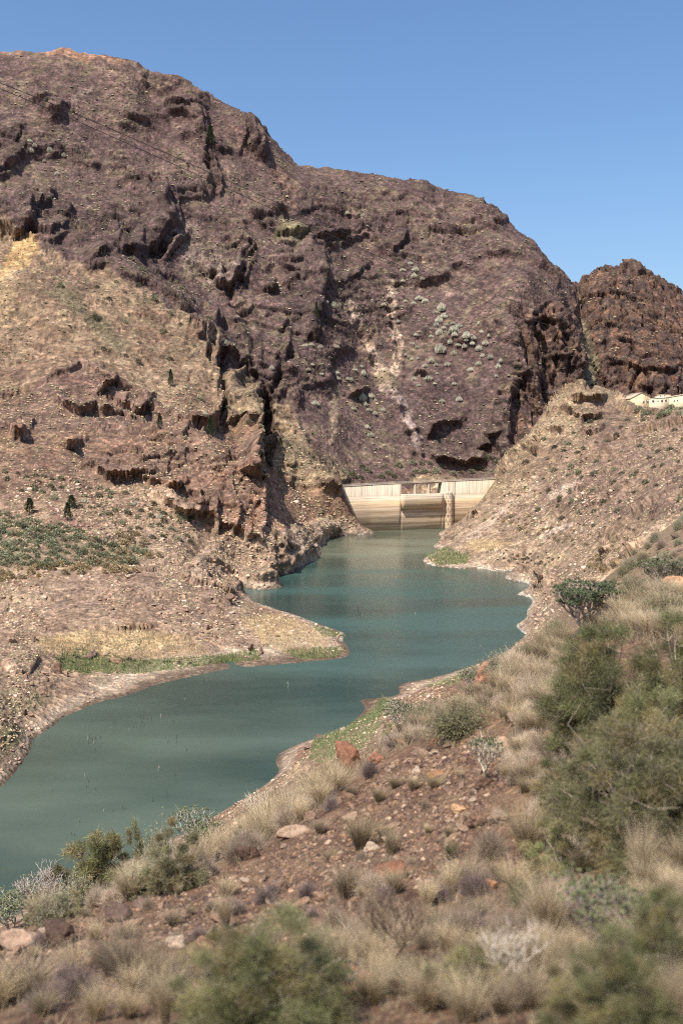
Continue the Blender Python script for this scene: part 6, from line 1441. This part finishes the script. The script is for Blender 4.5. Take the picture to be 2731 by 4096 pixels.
whole = [(-30,3700),(400,3620),(900,3450),(1366,3230),(1560,3010),(1900,2800),(2300,2560),(2740,2440),(2740,4090),(-30,4090)]
SC = [(.09, .06, .05), (.20, .13, .09), (.15, .095, .07), (.11, .075, .06), (.17, .105, .075), (.30, .215, .155), (.22, .135, .085)]
near_many('grit', 15000, [(open_slope, .45), (low_slope, .25), (whole, .3)], ROCKSH[0], lambda r_, n_: 3 + 24 * r_.random(n_) ** 3.2, .75, M_grit, SC, 'small loose stones and grit covering the near slope', 5)
brow = [(850,3480),(1050,3330),(1340,3080),(1500,3000),(1900,2790),(2250,2560),(2300,2700),(2200,2950),(1950,2880),(1700,2980),(1500,3020),(1380,3130),(1330,3230),(1100,3370),(950,3480)]
gold = [(2330,2560),(2420,2440),(2740,2380),(2740,2600),(2560,2580)]
lower = [(1280,3600),(1900,3480),(2100,3150),(2280,3150),(2300,3500),(2740,3700),(2740,4120),(-40,4120),(-40,3930),(500,3900),(1000,3800)]
near_blades('low_dead_grass', 6500, [(brow, .34), (gold, .16), (lower, .26), (whole, .08)], (22, 85), [(.74, .60, .39), (.60, .48, .31), (.34, .26, .19), (.22, .165, .135)], 'dead grass stems growing thick over the near slope', 6)
near_blades('sparse_stems', 1400, [(open_slope, .5), (low_slope, .5)], (12, 34), [(.50, .39, .25), (.34, .26, .19)], 'sparse dead stems on the bare stony slope', 8, 5)
for k_, (src, used) in list(KIND.items()):
    if not used:
        for ch in list(src.children): bpy.data.objects.remove(ch)
        bpy.data.objects.remove(src)

# ---- labels of the look-alikes: name each by the landmark it lies next to
ORD = ['nearest', 'second', 'third', 'fourth', 'fifth', 'sixth', 'seventh', 'eighth', 'ninth', 'tenth', 'eleventh', 'twelfth', 'thirteenth', 'fourteenth', 'fifteenth', 'sixteenth', 'seventeenth', 'eighteenth', 'nineteenth', 'twentieth', 'twenty-first', 'twenty-second', 'twenty-third', 'twenty-fourth', 'twenty-fifth']
LM = [(2320,2440,'the umbrella-shaped tree'),(187,3580,'the leafless pale tree'),(1165,3320,'the long brow boulder'),(1390,3010,'the red crag'),(1937,3050,'the small forked spurge tree'),(1900,3270,'the rough black-shadowed boulder'),(360,3840,'the squarish grey-brown boulder'),(700,3760,'the tilted boulder'),(1590,3750,'the dark candelabra bush'),
 (2400,3660,'the blue-green spurge'),(1935,2710,'the reddish domed boulder'),(1830,2850,'the broad olive shrub'),(2570,3150,'the largest weeping bush'),(1120,3900,'the big blurred green bush'),(2040,3860,'the pale twisted spurge'),(440,3420,'the left thicket'),(80,3770,'the flat rock shelf'),(2700,2330,'the upper right boulders'),(1040,3240,'the bare white spurge'),(2650,3950,'the bottom right bush'),(690,3650,'the dark red boulder'),
 (520,2305,'the pale flat boulder'),(1045,2600,'the split boulder'),(372,2610,'the big pale waterside block'),(245,2670,'the tall shore block'),(110,2850,'the boulder pair'),(280,2050,'the two dark trees'),(120,2030,'the dark round tree'),(2160,2310,'the bay boulders'),(2280,1950,'the pale bare rock'),(2580,1600,'the ridge buildings'),(2300,1580,'the right hill crest'),(1790,2030,'the intake tower'),(1420,2030,'the dam left end'),(1960,2000,'the dam right end'),
 (1950,2180,'the yellow right-bank patch'),(110,1010,'the orange patch'),(842,540,'the lone high pine'),(1050,1690,'the black gorge'),(1470,1360,'the pale scree streak'),(1590,1400,'the thin scree streak'),(2110,1670,'the dark gorge wall'),(1290,1200,'the long central cliff'),(900,1100,'the black cave overhang'),(1620,1680,'the lilac streak'),(1860,1300,'the big bush cluster'),(1800,1480,'the small ledge cave'),(250,2250,'the foot of the thicket'),(200,2150,'the thicket middle'),(450,2180,'the thicket right end'),
 (560,2020,'the brown slope ledge'),(660,1400,'the tan shoulder'),(684,1520,'the small shoulder pine'),(842,1710,'the slim gorge pine'),(1480,2440,'the far stick pair'),(370,2965,'the stick cluster'),(740,3005,'the tall leaning stick'),(1083,2808,'the lone white stick'),(300,3342,'the lowest stick pair'),(610,3200,'the dark left sticks'),(2480,2000,'the bare right hillside'),(2650,1850,'the right edge hillside'),(2400,2200,'the reddish rubble'),(700,2440,'the rubble bank')]
for o in list(COL.objects):
    if o.parent is None and o.get('group') and o.get('category') in ('succulent bush', 'stick') and o.type == 'MESH':
        p = (o.location if o.get('category') != 'stick' else Vector(np.array([v.co[:] for v in o.data.vertices]).mean(0)))
        uu, vv = proj(p.x / p.y, (CAM_H - p.z) / p.y); SPOTS.append((o, float(uu), float(vv), {'stick': 'thin dead stick', 'succulent bush': 'pale domed cactus-like bush'}[o['category']], ''))
NOUN = {'bush': 'bush', 'dry clump': 'straw clump', 'stone': 'stone', 'grass': 'dry grass tuft', 'shrub': 'dry twiggy shrub', 'stick': 'dead stick', 'succulent bush': 'pale domed bush'}
bins = {}
for o, uu, vv, lab, _ in SPOTS:
    d = [math.hypot(uu - a_, vv - b_) for a_, b_, c_ in LM]; k = int(np.argmin(d)); ang = math.degrees(math.atan2(LM[k][1] - vv, uu - LM[k][0])) % 360
    dr = ['to the right of', 'above and right of', 'above', 'above and left of', 'to the left of', 'below and left of', 'below', 'below and right of'][int((ang + 22.5) // 45) % 8]
    w0 = lab.split()[0]
    adj = {'rounded': 'rounded grey-green', 'small': 'small', 'straw-coloured': 'straw-coloured', 'yellow': 'yellow', 'bright': 'bright', 'tiny': 'tiny dark', 'olive': 'olive', 'green': 'green', 'dark': 'dark green', 'angular': 'angular', 'pale': 'pale', 'reddish': 'reddish', 'broken': 'broken', 'brown': 'brown', 'blurred': 'blurred', 'out-of-focus': 'out-of-focus', 'tall': 'tall', 'sparse': 'small', 'golden': 'golden', 'thin': 'thin'}.get(w0, '')
    noun = NOUN.get(o.get('category'), 'bush')
    if noun.startswith('pale') and adj == 'pale': adj = ''
    bins.setdefault((f'{adj} {noun}', dr, k), []).append((d[k], o))
for (noun, dr, k), lst in bins.items():
    lst.sort(key=lambda t: t[0])
    for r_, (d_, o) in enumerate(lst):
        o['label'] = ' '.join(f"{noun} {dr} {LM[k][2]}, {ORD[min(r_, 24)]} out".split())
print('labels', round(time.time() - T0, 1), len(SPOTS))
print('total', round(time.time() - T0, 1))
